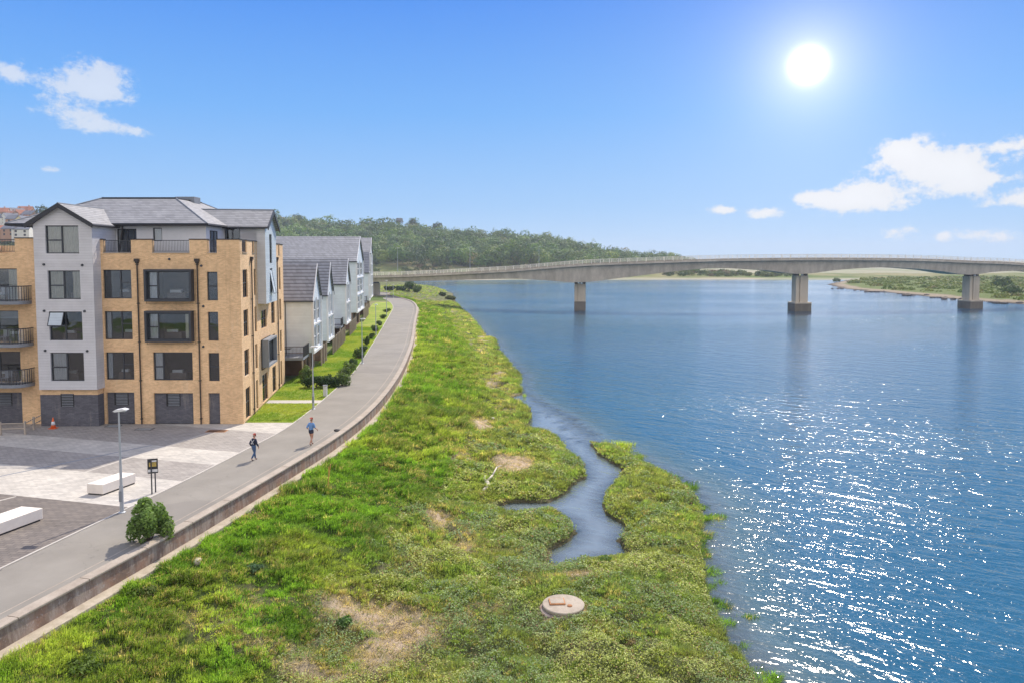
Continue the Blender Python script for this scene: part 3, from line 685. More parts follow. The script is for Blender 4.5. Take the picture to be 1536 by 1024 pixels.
# bay gable roof
def gable(name, A, B, half, ze_, za_, over, m='roof_grey', root=apt, thick=.16, barge=True):
    """ridge from A to B (xy), eaves half to each side; slabs + barge boards at A"""
    A, B = Vector(A), Vector(B); d = (B-A).normalized(); n = Vector((-d.y, d.x)); A2 = A-d*over
    sl = (za_-ze_)/half; h2 = half+.28; z2 = za_-sl*h2; mb = MB()
    for s in (-1, 1):
        e0 = A2+n*(s*h2); e1 = B+n*(s*h2)
        mb.hexa([(e0.x, e0.y, z2), (A2.x, A2.y, za_), (B.x, B.y, za_), (e1.x, e1.y, z2), (e0.x, e0.y, z2+thick), (A2.x, A2.y, za_+thick), (B.x, B.y, za_+thick), (e1.x, e1.y, z2+thick)], m)
    r = mb.build(name, root)
    if barge:
        bb = MB()
        for s in (-1, 1):
            q = A2-d*.03; q1 = A2+d*.03; e = q+n*(s*(h2+.02)); e1 = q1+n*(s*(h2+.02))
            bb.hexa([(e.x, e.y, z2-.14), (q.x, q.y, za_-.14), (q1.x, q1.y, za_-.14), (e1.x, e1.y, z2-.14), (e.x, e.y, z2+thick+.03), (q.x, q.y, za_+thick+.03), (q1.x, q1.y, za_+thick+.03), (e1.x, e1.y, z2+thick+.03)], 'fascia')
            g0 = A2+n*(s*(h2+.06)); g1 = B+n*(s*(h2+.06)); bb.tube((g0.x, g0.y, z2+.05), (g1.x, g1.y, z2+.05), .07, .07, 'fascia', 6)
        bb.build('barge_board', r)
        MB().tube((A2.x, A2.y, za_+thick), (B.x, B.y, za_+thick), .07, .07, 'slab_grey', 6).build('ridge', r)
    return r
gable('bay_roof', (xm, YB), (xm, 60.5), (xb-xa)/2, ze+.02, za, .28)
# small round wall vents
def disc(F, u, v, r=.09, m='dark_frame'):
    q = MB(); c = Vector(F(u, v, 0)); n = Vector(F(u, v, 1))-c; q.tube(c, c+n*.09, r, r*.8, m, 10); q.build('wall_vent', apt)
for x, y in [(66, 397), (123.5, 398), (66.5, 466.5), (127, 467), (68, 525.5), (131, 526)]: p = atY(x, y, YB); disc(FB, p.x, p.z)
for x, y in [(302, 399), (305, 459.5), (305, 519.5), (254, 389)]: p = atY(x, y, YF); disc(FF, p.x, p.z)
# --- front windows
cur = [[('l', .12, 'curtain_white')], [('l', .2, 'curtain_white')], [('l', .2, 'curtain_white')]]
for i, r in enumerate(A_rows): window(apt, FF, rect(r, YF), 'brick', None if i == 0 else [('l', .16, 'curtain_white')])
for i, r in enumerate(C_rows): window(apt, FF, rect(r, YF), 'narrow', None if i == 0 else [('lr'[i % 2], .35, 'curtain_cream')])
window(apt, FF, rect(B_flush, YF), 'boxed', [('l', .2, 'curtain_white')])
for i, (a, b, c, d) in enumerate(boxr):
    q = MB(); w1 = .55
    q.fbox(FF, a, b, d-.16, d, -.02, w1, 'dark_frame'); q.fbox(FF, a, b, c, c+.16, -.02, w1, 'dark_frame'); q.fbox(FF, a, a+.16, c+.16, d-.16, -.02, w1, 'dark_frame'); q.fbox(FF, b-.16, b, c+.16, d-.16, -.02, w1, 'dark_frame')
    q.build('window_surround', apt, bevel=.015)
    window(apt, FF, (a+.16, b-.16, c+.16, d-.16), 'boxed', [('l', .18, 'curtain_white')] if i == 0 else [('l', .22, 'curtain_white'), ('r', .12, 'curtain_cream')], depth=-.25)
for i, r in enumerate(Lr): window(apt, FF, r, 'door', [('r', .25, 'curtain_cream')] if i == 0 else None)
for e in ew: window(apt, FE, e[:4], e[4], None, depth=.10)
q = MB(); a, b, c, d = ebox
q.fbox(FE, a, b, d-.15, d, 0, .6, 'slab_grey'); q.fbox(FE, a, b, c, c+.15, 0, .6, 'slab_grey'); q.fbox(FE, a, a+.15, c+.15, d-.15, 0, .6, 'slab_grey'); q.fbox(FE, b-.15, b, c+.15, d-.15, 0, .6, 'slab_grey')
q.build('window_surround', apt); window(apt, FE, (a+.15, b-.15, c+.15, d-.15), 'door', None, depth=-.3)
# --- east clad bay with gable
PJ = .65; s0, s1_, zc0, zc1 = bayE; sm = (s0+s1_)/2; zap = 15.85
FEB = frame(Vector((CX, YF, 0))+EN*PJ, ED, EN)
wn = [(7.9, 9.0, 11.6, 14.0), (7.9, 9.0, 9.1, 11.17)]
eb = MB(); wallgrid(eb, FEB, s0, s1_, zc0, zc1, wn, 'clad_blue', .1); eb.poly([FEB(s0, zc1), FEB(s1_, zc1), FEB(sm, zap)], 'clad_blue')
eb.poly([FEB(s0, zc0, 0), FEB(s0, zc1, 0), FEB(s0, zc1, -PJ-1.2), FEB(s0, zc0, -PJ-1.2)], 'clad_grey'); eb.poly([FEB(s1_, zc0, 0), FEB(s1_, zc1, 0), FEB(s1_, zc1, -PJ-1.2), FEB(s1_, zc0, -PJ-1.2)], 'clad_grey')
eb.poly([FEB(s0, zc0), FEB(s1_, zc0), FEB(s1_, zc0, -PJ), FEB(s0, zc0, -PJ)], 'clad_grey'); eb.build('clad_bay', apt, fixn=False)
window(apt, FEB, wn[0], 'narrow', None, depth=.08, room=False); window(apt, FEB, wn[1], 'narrow', [('l', .5, 'curtain_white')], depth=.08, room=False, opened=(.05, .95, .0, .95))
RA = Vector(FEB(sm, 0)).xy; RB = RA-EN.xy*8.2
gable('wing_roof', RA, RB, (s1_-s0)/2, zc1+.02, zap, .3)
# wing walls (penthouse right part)
W0 = Vector(FEB(s0, 0, -PJ)).xy; W1 = W0-EN.xy*3.35
dW = (W0-W1).normalized(); FW = frame((W1.x, W1.y, 0), (dW.x, dW.y, 0), (dW.y, -dW.x, 0))
lw = (W0-W1).length; wl_ = MB(); wingw = [(.9, 2.1, gz+.55, gz+2.1)]
wallgrid(wl_, FW, 0, lw, gz-.1, zc1, wingw, 'pent_wall', .1); W2 = Vector((-22.4, 55.2))
wl_.poly([(W1.x, W1.y, gz-.1), (W1.x-.3, 55.2, gz-.1), (W1.x-.3, 55.2, zc1), (W1.x, W1.y, zc1)], 'pent_wall')
# main penthouse wall
PX0, PX1, PY = xb-.5, atY(309, 350, 55.0).x, 55.0; FPn = frame((0, PY, 0), (1, 0, 0), (0, -1, 0))
pw = [rect((176, 205, 341, 384), PY), rect((229.5, 243, 342, 362), PY)]; pw[0] = (pw[0][0], pw[0][1], gz+.02, 14.2)
zt = atY(250, 337.5, 54.6).z
wallgrid(wl_, FPn, PX0, PX1, gz-.1, zt, pw, 'pent_wall', .1); wl_.poly([(PX1, PY, gz-.1), (PX1, 59, gz-.1), (PX1, 59, zt), (PX1, PY, zt)], 'pent_wall')
wl_.build('penthouse_wall', apt, fixn=False)
window(apt, FPn, pw[0], 'door', [('l', .15, 'curtain_white')], depth=.06); window(apt, FPn, pw[1], 'plain', [('l', .9, 'curtain_white')], depth=.06); window(apt, FW, wingw[0], 'door', None, depth=.06)
FD = frame((PX1, PY, 0), (0, 1, 0), (1, 0, 0)); window(apt, FD, (.7, 2.0, gz+.0, 14.1), 'door', None, depth=-.06, room=False)
q = MB(); FQ = frame((0, 58.6, 0), (1, 0, 0), (0, -1, 0)); q.fbox(FQ, PX1, W1.x, gz-.1, zc1, -.2, 0, 'pent_wall'); q.build('penthouse_wall', apt)
a, b, c, d = rect((315, 322, 343, 372), 58.6); window(apt, FQ, (a, b, gz, d), 'plain', None, depth=-.08, room=False)
# main hipped roof with flat top
E = [(-37.5, 54.55), (atY(310.5, 339, 54.55).x, 54.55), (atY(310.5, 339, 54.55).x, 69.5), (-37.5, 69.5)]
x0, x1 = atY(153, 298, 59.5).x, atY(264, 298, 59.5).x; T = [(x0, 59.5), (x1, 59.5), (x1, 64.3), (x0, 64.3)]; zz = atY(200, 298, 59.5).z
rf = MB()
for i in range(4):
    a, b = E[i], E[(i+1) % 4]; c, d = T[(i+1) % 4], T[i]
    rf.hexa([(a[0], a[1], zt-.02), (b[0], b[1], zt-.02), (c[0], c[1], zz-.12), (d[0], d[1], zz-.12), (a[0], a[1], zt+.12), (b[0], b[1], zt+.12), (c[0], c[1], zz), (d[0], d[1], zz)], 'roof_grey')
rf.poly([(p[0], p[1], zz-.01) for p in T], 'slab_grey'); rr_ = rf.build('roof', apt, fixn=False)
q = MB()
for i in range(4):
    a, b = E[i], E[(i+1) % 4]; q.tube((a[0], a[1], zt+.02), (b[0], b[1], zt+.02), .11, .11, 'fascia', 6)
    q.tube((T[i][0], T[i][1], zz+.03), (T[(i+1) % 4][0], T[(i+1) % 4][1], zz+.03), .07, .07, 'fascia', 6)
    q.tube((a[0], a[1], zt+.12), (T[i][0], T[i][1], zz+.02), .06, .06, 'slab_grey', 6)
q.build('fascia_and_hip_tiles', rr_)
q = MB().box(x1-1.2, x1+.4, 62, 63.2, zz-.2, zz+.35, 'slab_grey'); q.build('roof_hatch', rr_)
# rainwater pipes
def pipe(F, u, z0, z1, m='pipe'):
    q = MB(); q.tube(F(u, z0, .09), F(u, z1, .09), .05, .05, m, 8); q.fbox(F, u-.16, u+.16, z1, z1+.22, .01, .22, m); q.fbox(F, u-.1, u+.1, z1-.12, z1, .01, .17, m)
    for k in range(5): z = z0+.4+(z1-z0-.6)*k/4; q.fbox(F, u-.08, u+.08, z-.03, z+.03, .0, .15, m)
    q.build('rainwater_pipe', apt)
pipe(FF, atY(209.5, 500, YF).x, 0, 11.75); pipe(FF, atY(299, 500, YF).x, 0, 11.75); pipe(FE, 3.5, 0, 11.9); pipe(FE, 14.7, 0, 11.9); q = MB()
q.tube((xb+.12, 55.1, gz), (xb+.55, 54.9, zt), .05, .05, 'pipe'); q.build('rainwater_pipe', apt)
# balconies on the left
for i, y in enumerate((452, 515.5, 576)):
    zbk = atY(0, y, YB).z; bx0, bx1 = -38.6, atY([31, 34, 36][i], y, 51.6).x
    pl = []
    for k in range(9):
        a = math.pi/2*k/8; pl.append((bx1-.9+.9*math.sin(a), YF-1.25+(.9-.9*math.cos(a))*1.0))
    pl = [(bx0, YF-1.25)]+pl+[(bx1, YF)]
    q = MB(); n = len(pl)
    q.poly([(x, y_, zbk) for x, y_ in pl]+[(bx0, YF, zbk)], 'slab_grey'); q.poly([(x, y_, zbk-.24) for x, y_ in pl]+[(bx0, YF, zbk-.24)], 'slab_grey')
    for (x, y_), (x2, y2) in zip(pl, pl[1:]): q.poly([(x, y_, zbk-.24), (x2, y2, zbk-.24), (x2, y2, zbk), (x, y_, zbk)], 'slab_grey')
    bo = q.build('balcony', apt)
    q = MB(); g = MB()
    for (x, y_), (x2, y2) in zip(pl, pl[1:]):
        q.tube((x, y_, zbk+1.05), (x2, y2, zbk+1.05), .035, .035, 'dark_frame', 6); q.tube((x, y_, zbk+.1), (x2, y2, zbk+.1), .025, .025, 'dark_frame', 6)
        g.poly([(x, y_, zbk+.12), (x2, y2, zbk+.12), (x2, y2, zbk+1.0), (x, y_, zbk+1.0)], 'glass')
        q.tube((x, y_, zbk), (x, y_, zbk+1.05), .022, .022, 'dark_frame', 6)
    for k in range(4): xx = bx0+(bx1-bx0-1)*k/3; q.tube((xx, YF-1.25, zbk), (xx, YF-1.25, zbk+1.05), .025, .025, 'dark_frame', 6)
    q.build('railing', bo); g.build('glass_screen', bo, fixn=False)
    ch = empty('garden_chair', (-36.2, YF-.7, zbk), ['grey garden chair on the top left balcony', 'grey garden chair on the middle left balcony', 'grey garden chair on the lowest left balcony'][i], 'chair', 'chairs on the balconies')
    q = MB(); cx = -36.2; q.box(cx-.25, cx+.25, YF-.95, YF-.45, zbk+.42, zbk+.46, 'slab_grey'); q.box(cx-.25, cx+.25, YF-.48, YF-.44, zbk+.46, zbk+.95, 'slab_grey')
    for sx_ in (-.22, .22):
        for sy in (-.92, -.48): q.box(cx+sx_-.02, cx+sx_+.02, YF+sy-.02, YF+sy+.02, zbk, zbk+.42, 'slab_grey')
    q.build('chair_body', ch)
# ------------------------------------------------------------------ townhouses along the path
def base_line(px, py): return at(px, py, 0).xy
HB = [base_line(458.6, 561.6), base_line(491, 532), base_line(509, 514), base_line(525, 497), base_line(544.5, 478.5), Vector((-34.6, 176)), Vector((-38, 200))]
def hx(Y):                                # x of the house front line at depth Y
    for a, b in zip(HB, HB[1:]):
        if Y <= b.y: return a.x+(b.x-a.x)*(Y-a.y)/(b.y-a.y)
    return HB[-1].x
def hdir(Y0, Y1): return Vector((hx(Y1)-hx(Y0), Y1-Y0)).normalized()
def townhouse(Y0, Y1, zg, zev, zrd, label, depth=9.5, south_bal=True, jet=.7, name='townhouse'):
    p0 = Vector((hx(Y0), Y0)); p1 = Vector((hx(Y1), Y1)); d = (p1-p0).normalized(); n = Vector((d.y, -d.x)); Wd = (p1-p0).length
    root = empty(name, (p0.x, p0.y, 0), label, 'house', 'townhouses along the path')
    FE_ = frame((p0.x, p0.y, 0), (d.x, d.y, 0), (n.x, n.y, 0))               # east (path side)
    FS_ = frame((p0.x, p0.y, 0), (-n.x, -n.y, 0), (-d.x, -d.y, 0))           # south side, u to the west
    FN_ = frame((p1.x, p1.y, 0), (-n.x, -n.y, 0), (d.x, d.y, 0))
    g = MB(); wallgrid(g, FE_, 0, Wd, -.1, zg, [(Wd*.12, Wd*.42, .1, zg-.3), (Wd*.58, Wd*.88, .1, zg-.3)], 'red_brick', .12); wallgrid(g, FS_, 0, depth, -.1, zg, [], 'red_brick')
    wallgrid(g, FN_, 0, depth, -.1, zg, [], 'red_brick'); g.build('ground_floor_wall', root, fixn=False)
    window(root, FE_, (Wd*.12, Wd*.42, .1, zg-.3), 'door', None, room=False, name='garden_door'); window(root, FE_, (Wd*.58, Wd*.88, .1, zg-.3), 'door', None, room=False, name='garden_door')
    up = MB(); zm = (zg+zev)/2; j = jet
    FJ = frame(tuple(Vector((p0.x, p0.y, 0))+Vector((n.x, n.y, 0))*j), (d.x, d.y, 0), (n.x, n.y, 0))
    nf = max(2, int(round((zev-zg)/2.7))); fh = (zev-zg)/nf; wins = []
    for k in range(nf):
        wins += [(Wd*.09, Wd*.46, zg+fh*k+.35, zg+fh*(k+1)-.35), (Wd*.54, Wd*.91, zg+fh*k+.35, zg+fh*(k+1)-.35)]
    wallgrid(up, FJ, 0, Wd, zg, zev, wins, 'clad_white', .10); up.poly([FJ(0, zev), FJ(Wd, zev), FJ(Wd/2, zrd)], 'clad_white')
    sw = [(2.2, 3.2, zev-fh*.85, zev-.5)] if zev-zg > 5 else []
    FS2 = frame(tuple(Vector((p0.x, p0.y, 0))), (-n.x, -n.y, 0), (-d.x, -d.y, 0))
    wallgrid(up, FS2, -j, depth, zg, zev, [], 'clad_white'); wallgrid(up, FN_, -j, depth, zg, zev, [], 'clad_white')
    up.poly([FJ(0, zg), FJ(Wd, zg), FE_(Wd, zg), FE_(0, zg)], 'white_paint'); up.build('upper_wall', root, fixn=False)
    for r in wins: window(root, FJ, r, 'tall', None, depth=.03, m='white_paint', room=False)
    # white edge frame projecting on the gable
    q = MB(); q.fbox(FJ, -.06, .14, zg-.12, zev, 0, .22, 'white_paint'); q.fbox(FJ, Wd-.14, Wd+.06, zg-.12, zev, 0, .22, 'white_paint'); q.fbox(FJ, .14, Wd-.14, zg-.12, zg+.12, 0, .22, 'white_paint')
    for k in range(1, nf): q.fbox(FJ, .14, Wd-.14, zg+fh*k-.09, zg+fh*k+.09, .0, .16, 'white_paint')
    q.fbox(FJ, Wd/2-.07, Wd/2+.07, zg+.12, zev, 0, .12, 'white_paint'); q.build('gable_frame', root)
    A = p0+(p1-p0)/2+n*j; B = A-n*(depth+j)
    r = gable('roof', A, B, Wd/2, zev, zrd, .22, 'roof_stripe', root, barge=False)
    q = MB(); sl = (zrd-zev)/(Wd/2); A2 = A+n*.25; A3 = A+n*.17
    for s in (-1, 1):
        h2 = Wd/2+.30; e = A2+d*(s*h2); e1 = A3+d*(s*h2); z2 = zrd-sl*h2
        q.hexa([(e.x, e.y, z2-.1), (A2.x, A2.y, zrd-.1), (A3.x, A3.y, zrd-.1), (e1.x, e1.y, z2-.1), (e.x, e.y, z2+.2), (A2.x, A2.y, zrd+.2), (A3.x, A3.y, zrd+.2), (e1.x, e1.y, z2+.2)], 'white_paint' if s < 0 else 'dark_frame')
    q.build('barge_board', r)
    q = MB(); B2 = A2-n*(depth+j); e0 = A2-d*(Wd/2+.34); e1 = B2-d*(Wd/2+.34); z2 = zrd-sl*(Wd/2+.3)
    q.tube((e0.x, e0.y, z2+.04), (e1.x, e1.y, z2+.04), .07, .07, 'dark_frame', 6); q.tube(FS2(1.9, z2, .25), FS2(1.9, zg-1.8, .08), .05, .05, 'dark_frame', 6); q.build('gutter', r)
    if south_bal:
        b = MB(); b.fbox(FS_, -.4, 3.9, zg-.30, zg-.05, .02, 3.6, 'slab_grey'); bo = b.build('balcony', root)
        Fr = frame(FS_(-.4, 0, 3.6), (-n.x, -n.y, 0), (-d.x, -d.y, 0)); rl = MB()
        for (a, b2, w) in ((-.4, 3.9, 3.55),):
            rl.fbox(FS_, a, b2, zg+1.0, zg+1.06, w-.03, w+.03, 'dark_frame')
            for k in range(34): u = a+(b2-a)*k/33; rl.fbox(FS_, u-.012, u+.012, zg-.05, zg+1.0, w-.012, w+.012, 'dark_frame')
        for k in range(30): w = .1+3.4*k/29; rl.fbox(FS_, -.39, -.36, zg-.05, zg+1.0, w-.012, w+.012, 'dark_frame')
        rl.fbox(FS_, -.42, -.34, zg+1.0, zg+1.06, .1, 3.55, 'dark_frame'); rl.build('railing', bo)
        for u, w in ((-.3, 3.5), (3.8, 3.5)): MB().fbox(FS_, u-.06, u+.06, 0, zg-.3, w-.06, w+.06, 'timber_post').build('balcony_post', bo)
        MB().fbox(FS_, .2, 3.7, 0.0, zg-.3, .05, .15, 'timber').build('timber_screen', root)
        for k in range(1):
            c = FS_(1.6, zg-.05, 1.8); t_ = empty('garden_table', c, 'dark table on the balcony of the '+label.split(' with')[0][:44], 'table', None); q = MB()
            q.box(c[0]-.5, c[0]+.5, c[1]-.4, c[1]+.4, c[2]+.68, c[2]+.73, 'dark_frame'); q.tube(c, (c[0], c[1], c[2]+.68), .05, .05, 'dark_frame'); q.lathe(c, [(.28, 0), (.25, .04)], 'dark_frame', 12); q.build('table_body', t_)
    return root
townhouse(75.7, 81.5, 2.3, 7.9, 11.3, 'white clad gabled townhouse nearest the brick block, dark balcony on its near side')
townhouse(86.5, 91.6, 2.3, 8.0, 11.4, 'second gabled townhouse from the brick block, narrow white front', south_bal=False)
townhouse(107, 114, 2.5, 8.5, 11.9, 'third gabled townhouse from the brick block, stepped balcony before its white side wall')
townhouse(126, 140, 2.8, 11.7, 15.9, 'tall townhouse with the widest grey roof and a white side wall below it', depth=15, south_bal=False)
townhouse(160, 166.5, 3.0, 9.3, 13.4, 'lower townhouse in front of the last tall one by the bridge', depth=10)
townhouse(172, 183, 3.0, 13.4, 17.0, 'last tall townhouse of the row, closest to the bridge', depth=12, south_bal=False)
# brown timber fences between and before the houses
def fence(Y0, Y1, h, label, off=1.0):
    p0 = Vector((hx(Y0)+off*.6, Y0)); p1 = Vector((hx(Y1)+off*.6, Y1)); d = (p1-p0).normalized(); n = Vector((d.y, -d.x)); Wd = (p1-p0).length
    r = empty('garden_fence', (p0.x, p0.y, 0), label, 'fence', 'garden fences before the townhouses'); F = frame((p0.x, p0.y, 0), (d.x, d.y, 0), (n.x, n.y, 0))
    k = 0; n_ = max(2, int(Wd/1.8)); 
    b = MB()
    for i in range(int(Wd/.15)): u = i*.15; b.fbox(F, u+.005, u+.145, .05, h-.05-(i % 3)*.01, -.02-(i % 2)*.008, .0, 'timber')
    b.build('board_panel', r)
    for i in range(n_+1): u = Wd*i/n_; q = MB(); q.fbox(F, u-.07, u+.07, -.05, h+.08, .005, .13, 'timber_post'); q.build('fence_post', r)
fence(82.2, 86.2, 2.2, 'short brown fence between the first and second townhouse'); fence(92.0, 106.5, 2.1, 'brown timber fence between the second and third townhouse')
fence(114.5, 125.5, 2.1, 'brown timber fence between the third and the tall wide townhouse'); fence(141, 159, 2.4, 'brown fence running from the wide townhouse towards the bridge')
# link walls (recessed lower terraces) between houses 1-2 etc.
# ------------------------------------------------------------------ lawns, footpath
def gsheet(name, pts, z, m, kind='structure'):
    ob = MB().poly([(p[0], p[1], z) for p in pts], m).build(name, fixn=False); ob['kind'] = kind; return ob
lf = [p for p in LEFT if p.y > 53.3 and p.y < 215]
f0 = Vector((CX, 53.2))
east_at = lambda s: Vector(FE(s, 0, .12)).xy
ya, yb = at(440, 604.5).y, at(440, 600).y
def lxy(Y):
    for a, b in zip(LEFT, LEFT[1:]):
        if a.y <= Y <= b.y: return a.x+(b.x-a.x)*(Y-a.y)/(b.y-a.y)-.1
def wxy(Y): return CX+(Y-YF)*ED.x/ED.y+.15 if Y < 71 else (CX+(18.2)*ED.x/ED.y+.15 if Y < 75.6 else hx(Y)+.02)
def lawn(name, Y0, Y1, m, z=.012, n=60):
    ysl = np.linspace(Y0, Y1, n); pts = [(wxy(y), y) for y in ysl]+[(lxy(y), y) for y in ysl[::-1]]
    return gsheet(name, pts, z, m)
lawn('lawn', 53.22, ya, 'lawn', n=12); lawn('footpath', ya, yb, 'kerb', .018, 6); lawn('lawn', yb, 206, 'lawn', n=80)
# ------------------------------------------------------------------ bridge
bp = [(-150, 300), (-92, 268), (-46, 240), (-12, 224), (19.7, 213.5), (52, 210), (84, 211.5), (114, 216), (139.6, 222), (200, 243), (262, 270), (330, 305)]
BR = catmull([(x, y, 0) for x, y in bp], 12); 
# key heights along x (near edge): deck edge top, underside
def hz(px, py, d): return atY(px, py, d).z
ks = [(-150, 6.0, 3.6), (-92, 6.5, 4.2), (-46, hz(563, 414.5, 240), hz(590, 423.5, 238)), (-5, hz(740, 406.5, 222), hz(740, 418.8, 222)), (7, hz(800, 402, 218), hz(800, 420, 218)), (19.7, hz(870, 397, 213), hz(870, 424, 213)), (33, hz(940, 394, 211), hz(940, 416.5, 211)), (55, hz(1060, 390, 210), hz(1060, 403.5, 210)),
      (72, hz(1140, 388.5, 211), hz(1140, 405.2, 211)), (84, hz(1200, 388, 211.5), hz(1200, 411.5, 211.5)), (96, hz(1250, 388, 213), hz(1250, 405, 213)), (111, hz(1330, 388.5, 216), hz(1330, 401.5, 216)), (126, hz(1400, 390, 219), hz(1400, 405.5, 219)), (139.6, hz(1463, 392.5, 222), hz(1463, 412.5, 222)),
      (152, hz(1500, 394, 226), hz(1500, 407.5, 226)), (170, 10.0, 8.0), (200, 8.2, 4.4), (230, 6.5, 4.5), (262, 5.0, 2.0), (330, 3, 0)]
kx = [k[0] for k in ks]
def smooth_interp(x, c):
    v = [k[c] for k in ks]; pts = catmull([(a, b, 0) for a, b in zip(kx, v)], 10); return float(np.interp(x, [p.x for p in pts], [p.y for p in pts]))
bridge = empty('road_bridge', (19.7, 213.5, WZ), 'long curved concrete girder road bridge with railings crossing the river on tall piers', 'bridge')
NP = len(BR); off = {o: offset(BR, o) for o in (0, .25, 1.0, 1.4, 5.0, 9.0, 9.3, 12.8, 10.0, 11.75, 12.0, 12.2)}
# travel is left to right; "right of travel" points to the camera side, so far side is negative: use flipped offsets
off = {o: offset(BR, -o) for o in off}
top = [smooth_interp(p.x, 1) for p in BR]; bot = [smooth_interp(p.x, 2) for p in BR]
def loft(rows, m, name, parent):        # rows: list of (offset, zfun(i))
    mb = MB(); k = len(rows)
    for i in range(NP):
        for o, zf_ in rows: p = off[o][i]; mb.v.append((p.x, p.y, zf_(i)))
    for i in range(NP-1):
        for j in range(k): mb.f.append((i*k+j, i*k+(j+1) % k, (i+1)*k+(j+1) % k, (i+1)*k+j)); mb.mi.append(0)
    mb.mats = [m]; mb.f.append(tuple(range(k))); mb.mi.append(0); mb.f.append(tuple(range((NP-1)*k, NP*k))); mb.mi.append(0)
    return mb.build(name, parent)
loft([(0, lambda i: top[i]), (0, lambda i: top[i]-.55), (1.0, lambda i: top[i]-.75), (1.4, lambda i: bot[i]), (9.3 if False else 9.0, lambda i: bot[i]), (10.0, lambda i: top[i]-.75), (12.2, lambda i: top[i]-.55), (12.2, lambda i: top[i])], 'bridge_concrete', 'deck', bridge)
fas = loft([(0, lambda i: top[i]+.02), (.25, lambda i: top[i]+.25), (.25, lambda i: top[i]), (0, lambda i: top[i]-.02)], 'coping', 'edge_beam', bridge) if False else None
loft([(.25, lambda i: top[i]+.22), (.25, lambda i: top[i]+.003), (1.4, lambda i: top[i]+.003), (1.4, lambda i: top[i]+.12)], 'coping', 'footway', bridge)
loft([(1.4, lambda i: top[i]+.005), (1.4, lambda i: top[i]+.0), (10.0, lambda i: top[i]+.0), (10.0, lambda i: top[i]+.005)], 'asphalt', 'carriageway', bridge)
simple('rail_cream', (.82, .79, .70), .5, .1)
for o in (.25, 12.0):
    q = MB(); dst = 0; last = -9
    for i in range(NP-1):
        a, b = off[o][i], off[o][i+1]
        if max(a.x, b.x) < -70: continue
        for hgt, rr in ((1.22, .05), (.90, .028), (.60, .028), (.32, .028)): q.tube((a.x, a.y, top[i]+hgt), (b.x, b.y, top[i+1]+hgt), rr, rr, 'rail_cream', 4, False)
        L_ = (b-a).length; k = 0
        while last+2.6 <= dst+L_:
            last = max(last+2.6, dst) if last < 0 else last+2.6; t = (last-dst)/L_; p = a.lerp(b, t); z = top[i]+(top[i+1]-top[i])*t
            q.box(p.x-.06, p.x+.06, p.y-.06, p.y+.06, z, z+1.28, 'rail_cream')
        n_ = int(L_/.28)
        for j in range(n_): t = j/n_; p = a.lerp(b, t); z = top[i]+(top[i+1]-top[i])*t; q.box(p.x-.012, p.x+.012, p.y-.012, p.y+.012, z+.3, z+1.2, 'rail_cream')
        dst += L_
    q.build('railing', bridge, fixn=False)
def pier(px, d, ztop_, foot, dirv, w=3.4, dp=5.6, label=None):
    x = px; c = Vector((x, d)); n = Vector((-dirv.y, dirv.x)); c2 = c+n*(5.2)
    q = MB(); F = frame((c2.x, c2.y, 0), (dirv.x, dirv.y, 0), (-n.x, -n.y, 0)); zf_ = WZ+2.6 if foot else WZ+2.7
    q.fbox(F, -w/2, -w/2+w*.30, zf_, ztop_-.55, -dp/2, dp/2-.25, 'pier_concrete'); q.fbox(F, -w/2+w*.33, w/2, zf_, ztop_-.55, -dp/2, dp/2, 'pier_concrete')
    q.fbox(F, -w/2+.1, w/2-.1, zf_, ztop_-.55, -dp/2+.3, dp/2-.5, 'pier_concrete'); p = q.build('pier', bridge, bevel=.05)
    q = MB()
    if foot: q.fbox(F, -w/2-.75, w/2+.75, WZ-2, zf_, -dp/2-.8, dp/2+.8, 'pier_wet'); q.fbox(F, -w/2-.77, w/2+.77, zf_-.4, zf_+.02, -dp/2-.82, dp/2+.82, 'pier_concrete')
    else: q.fbox(F, -w/2-.03, w/2+.03, WZ-2, zf_, -dp/2-.03, dp/2+.03, 'pier_wet')
    q.build('footing', p, bevel=.05); q = MB()
    for u in (-w/2+.5, w/2-.5): q.fbox(F, u-.45, u+.45, ztop_-.56, ztop_+.05, -dp/2+.4, dp/2-.4, 'dark_frame')
    q.build('bearing', p); q = MB(); q.fbox(F, -.35, .35, ztop_-.5, ztop_-.02, dp/2-.4, dp/2-.2, 'white_paint'); q.build('navigation_light', p)
ip = lambda x: smooth_interp(x, 2)
pier(19.7, 213.5, ip(19.7), False, Vector((1, -.12)).normalized(), 3.3, 3.4); pier(85.6, 211.5, ip(84), True, Vector((1, .10)).normalized(), 3.6, 3.0); pier(144.2, 223, ip(140.5), True, Vector((1, .30)).normalized(), 3.6, 3.0)
pier(200, 243, ip(200), True, Vector((.9, .4)).normalized(), 4.6); pier(-50, 243, ip(-50), False, Vector((1, -.5)).normalized(), 3.5)
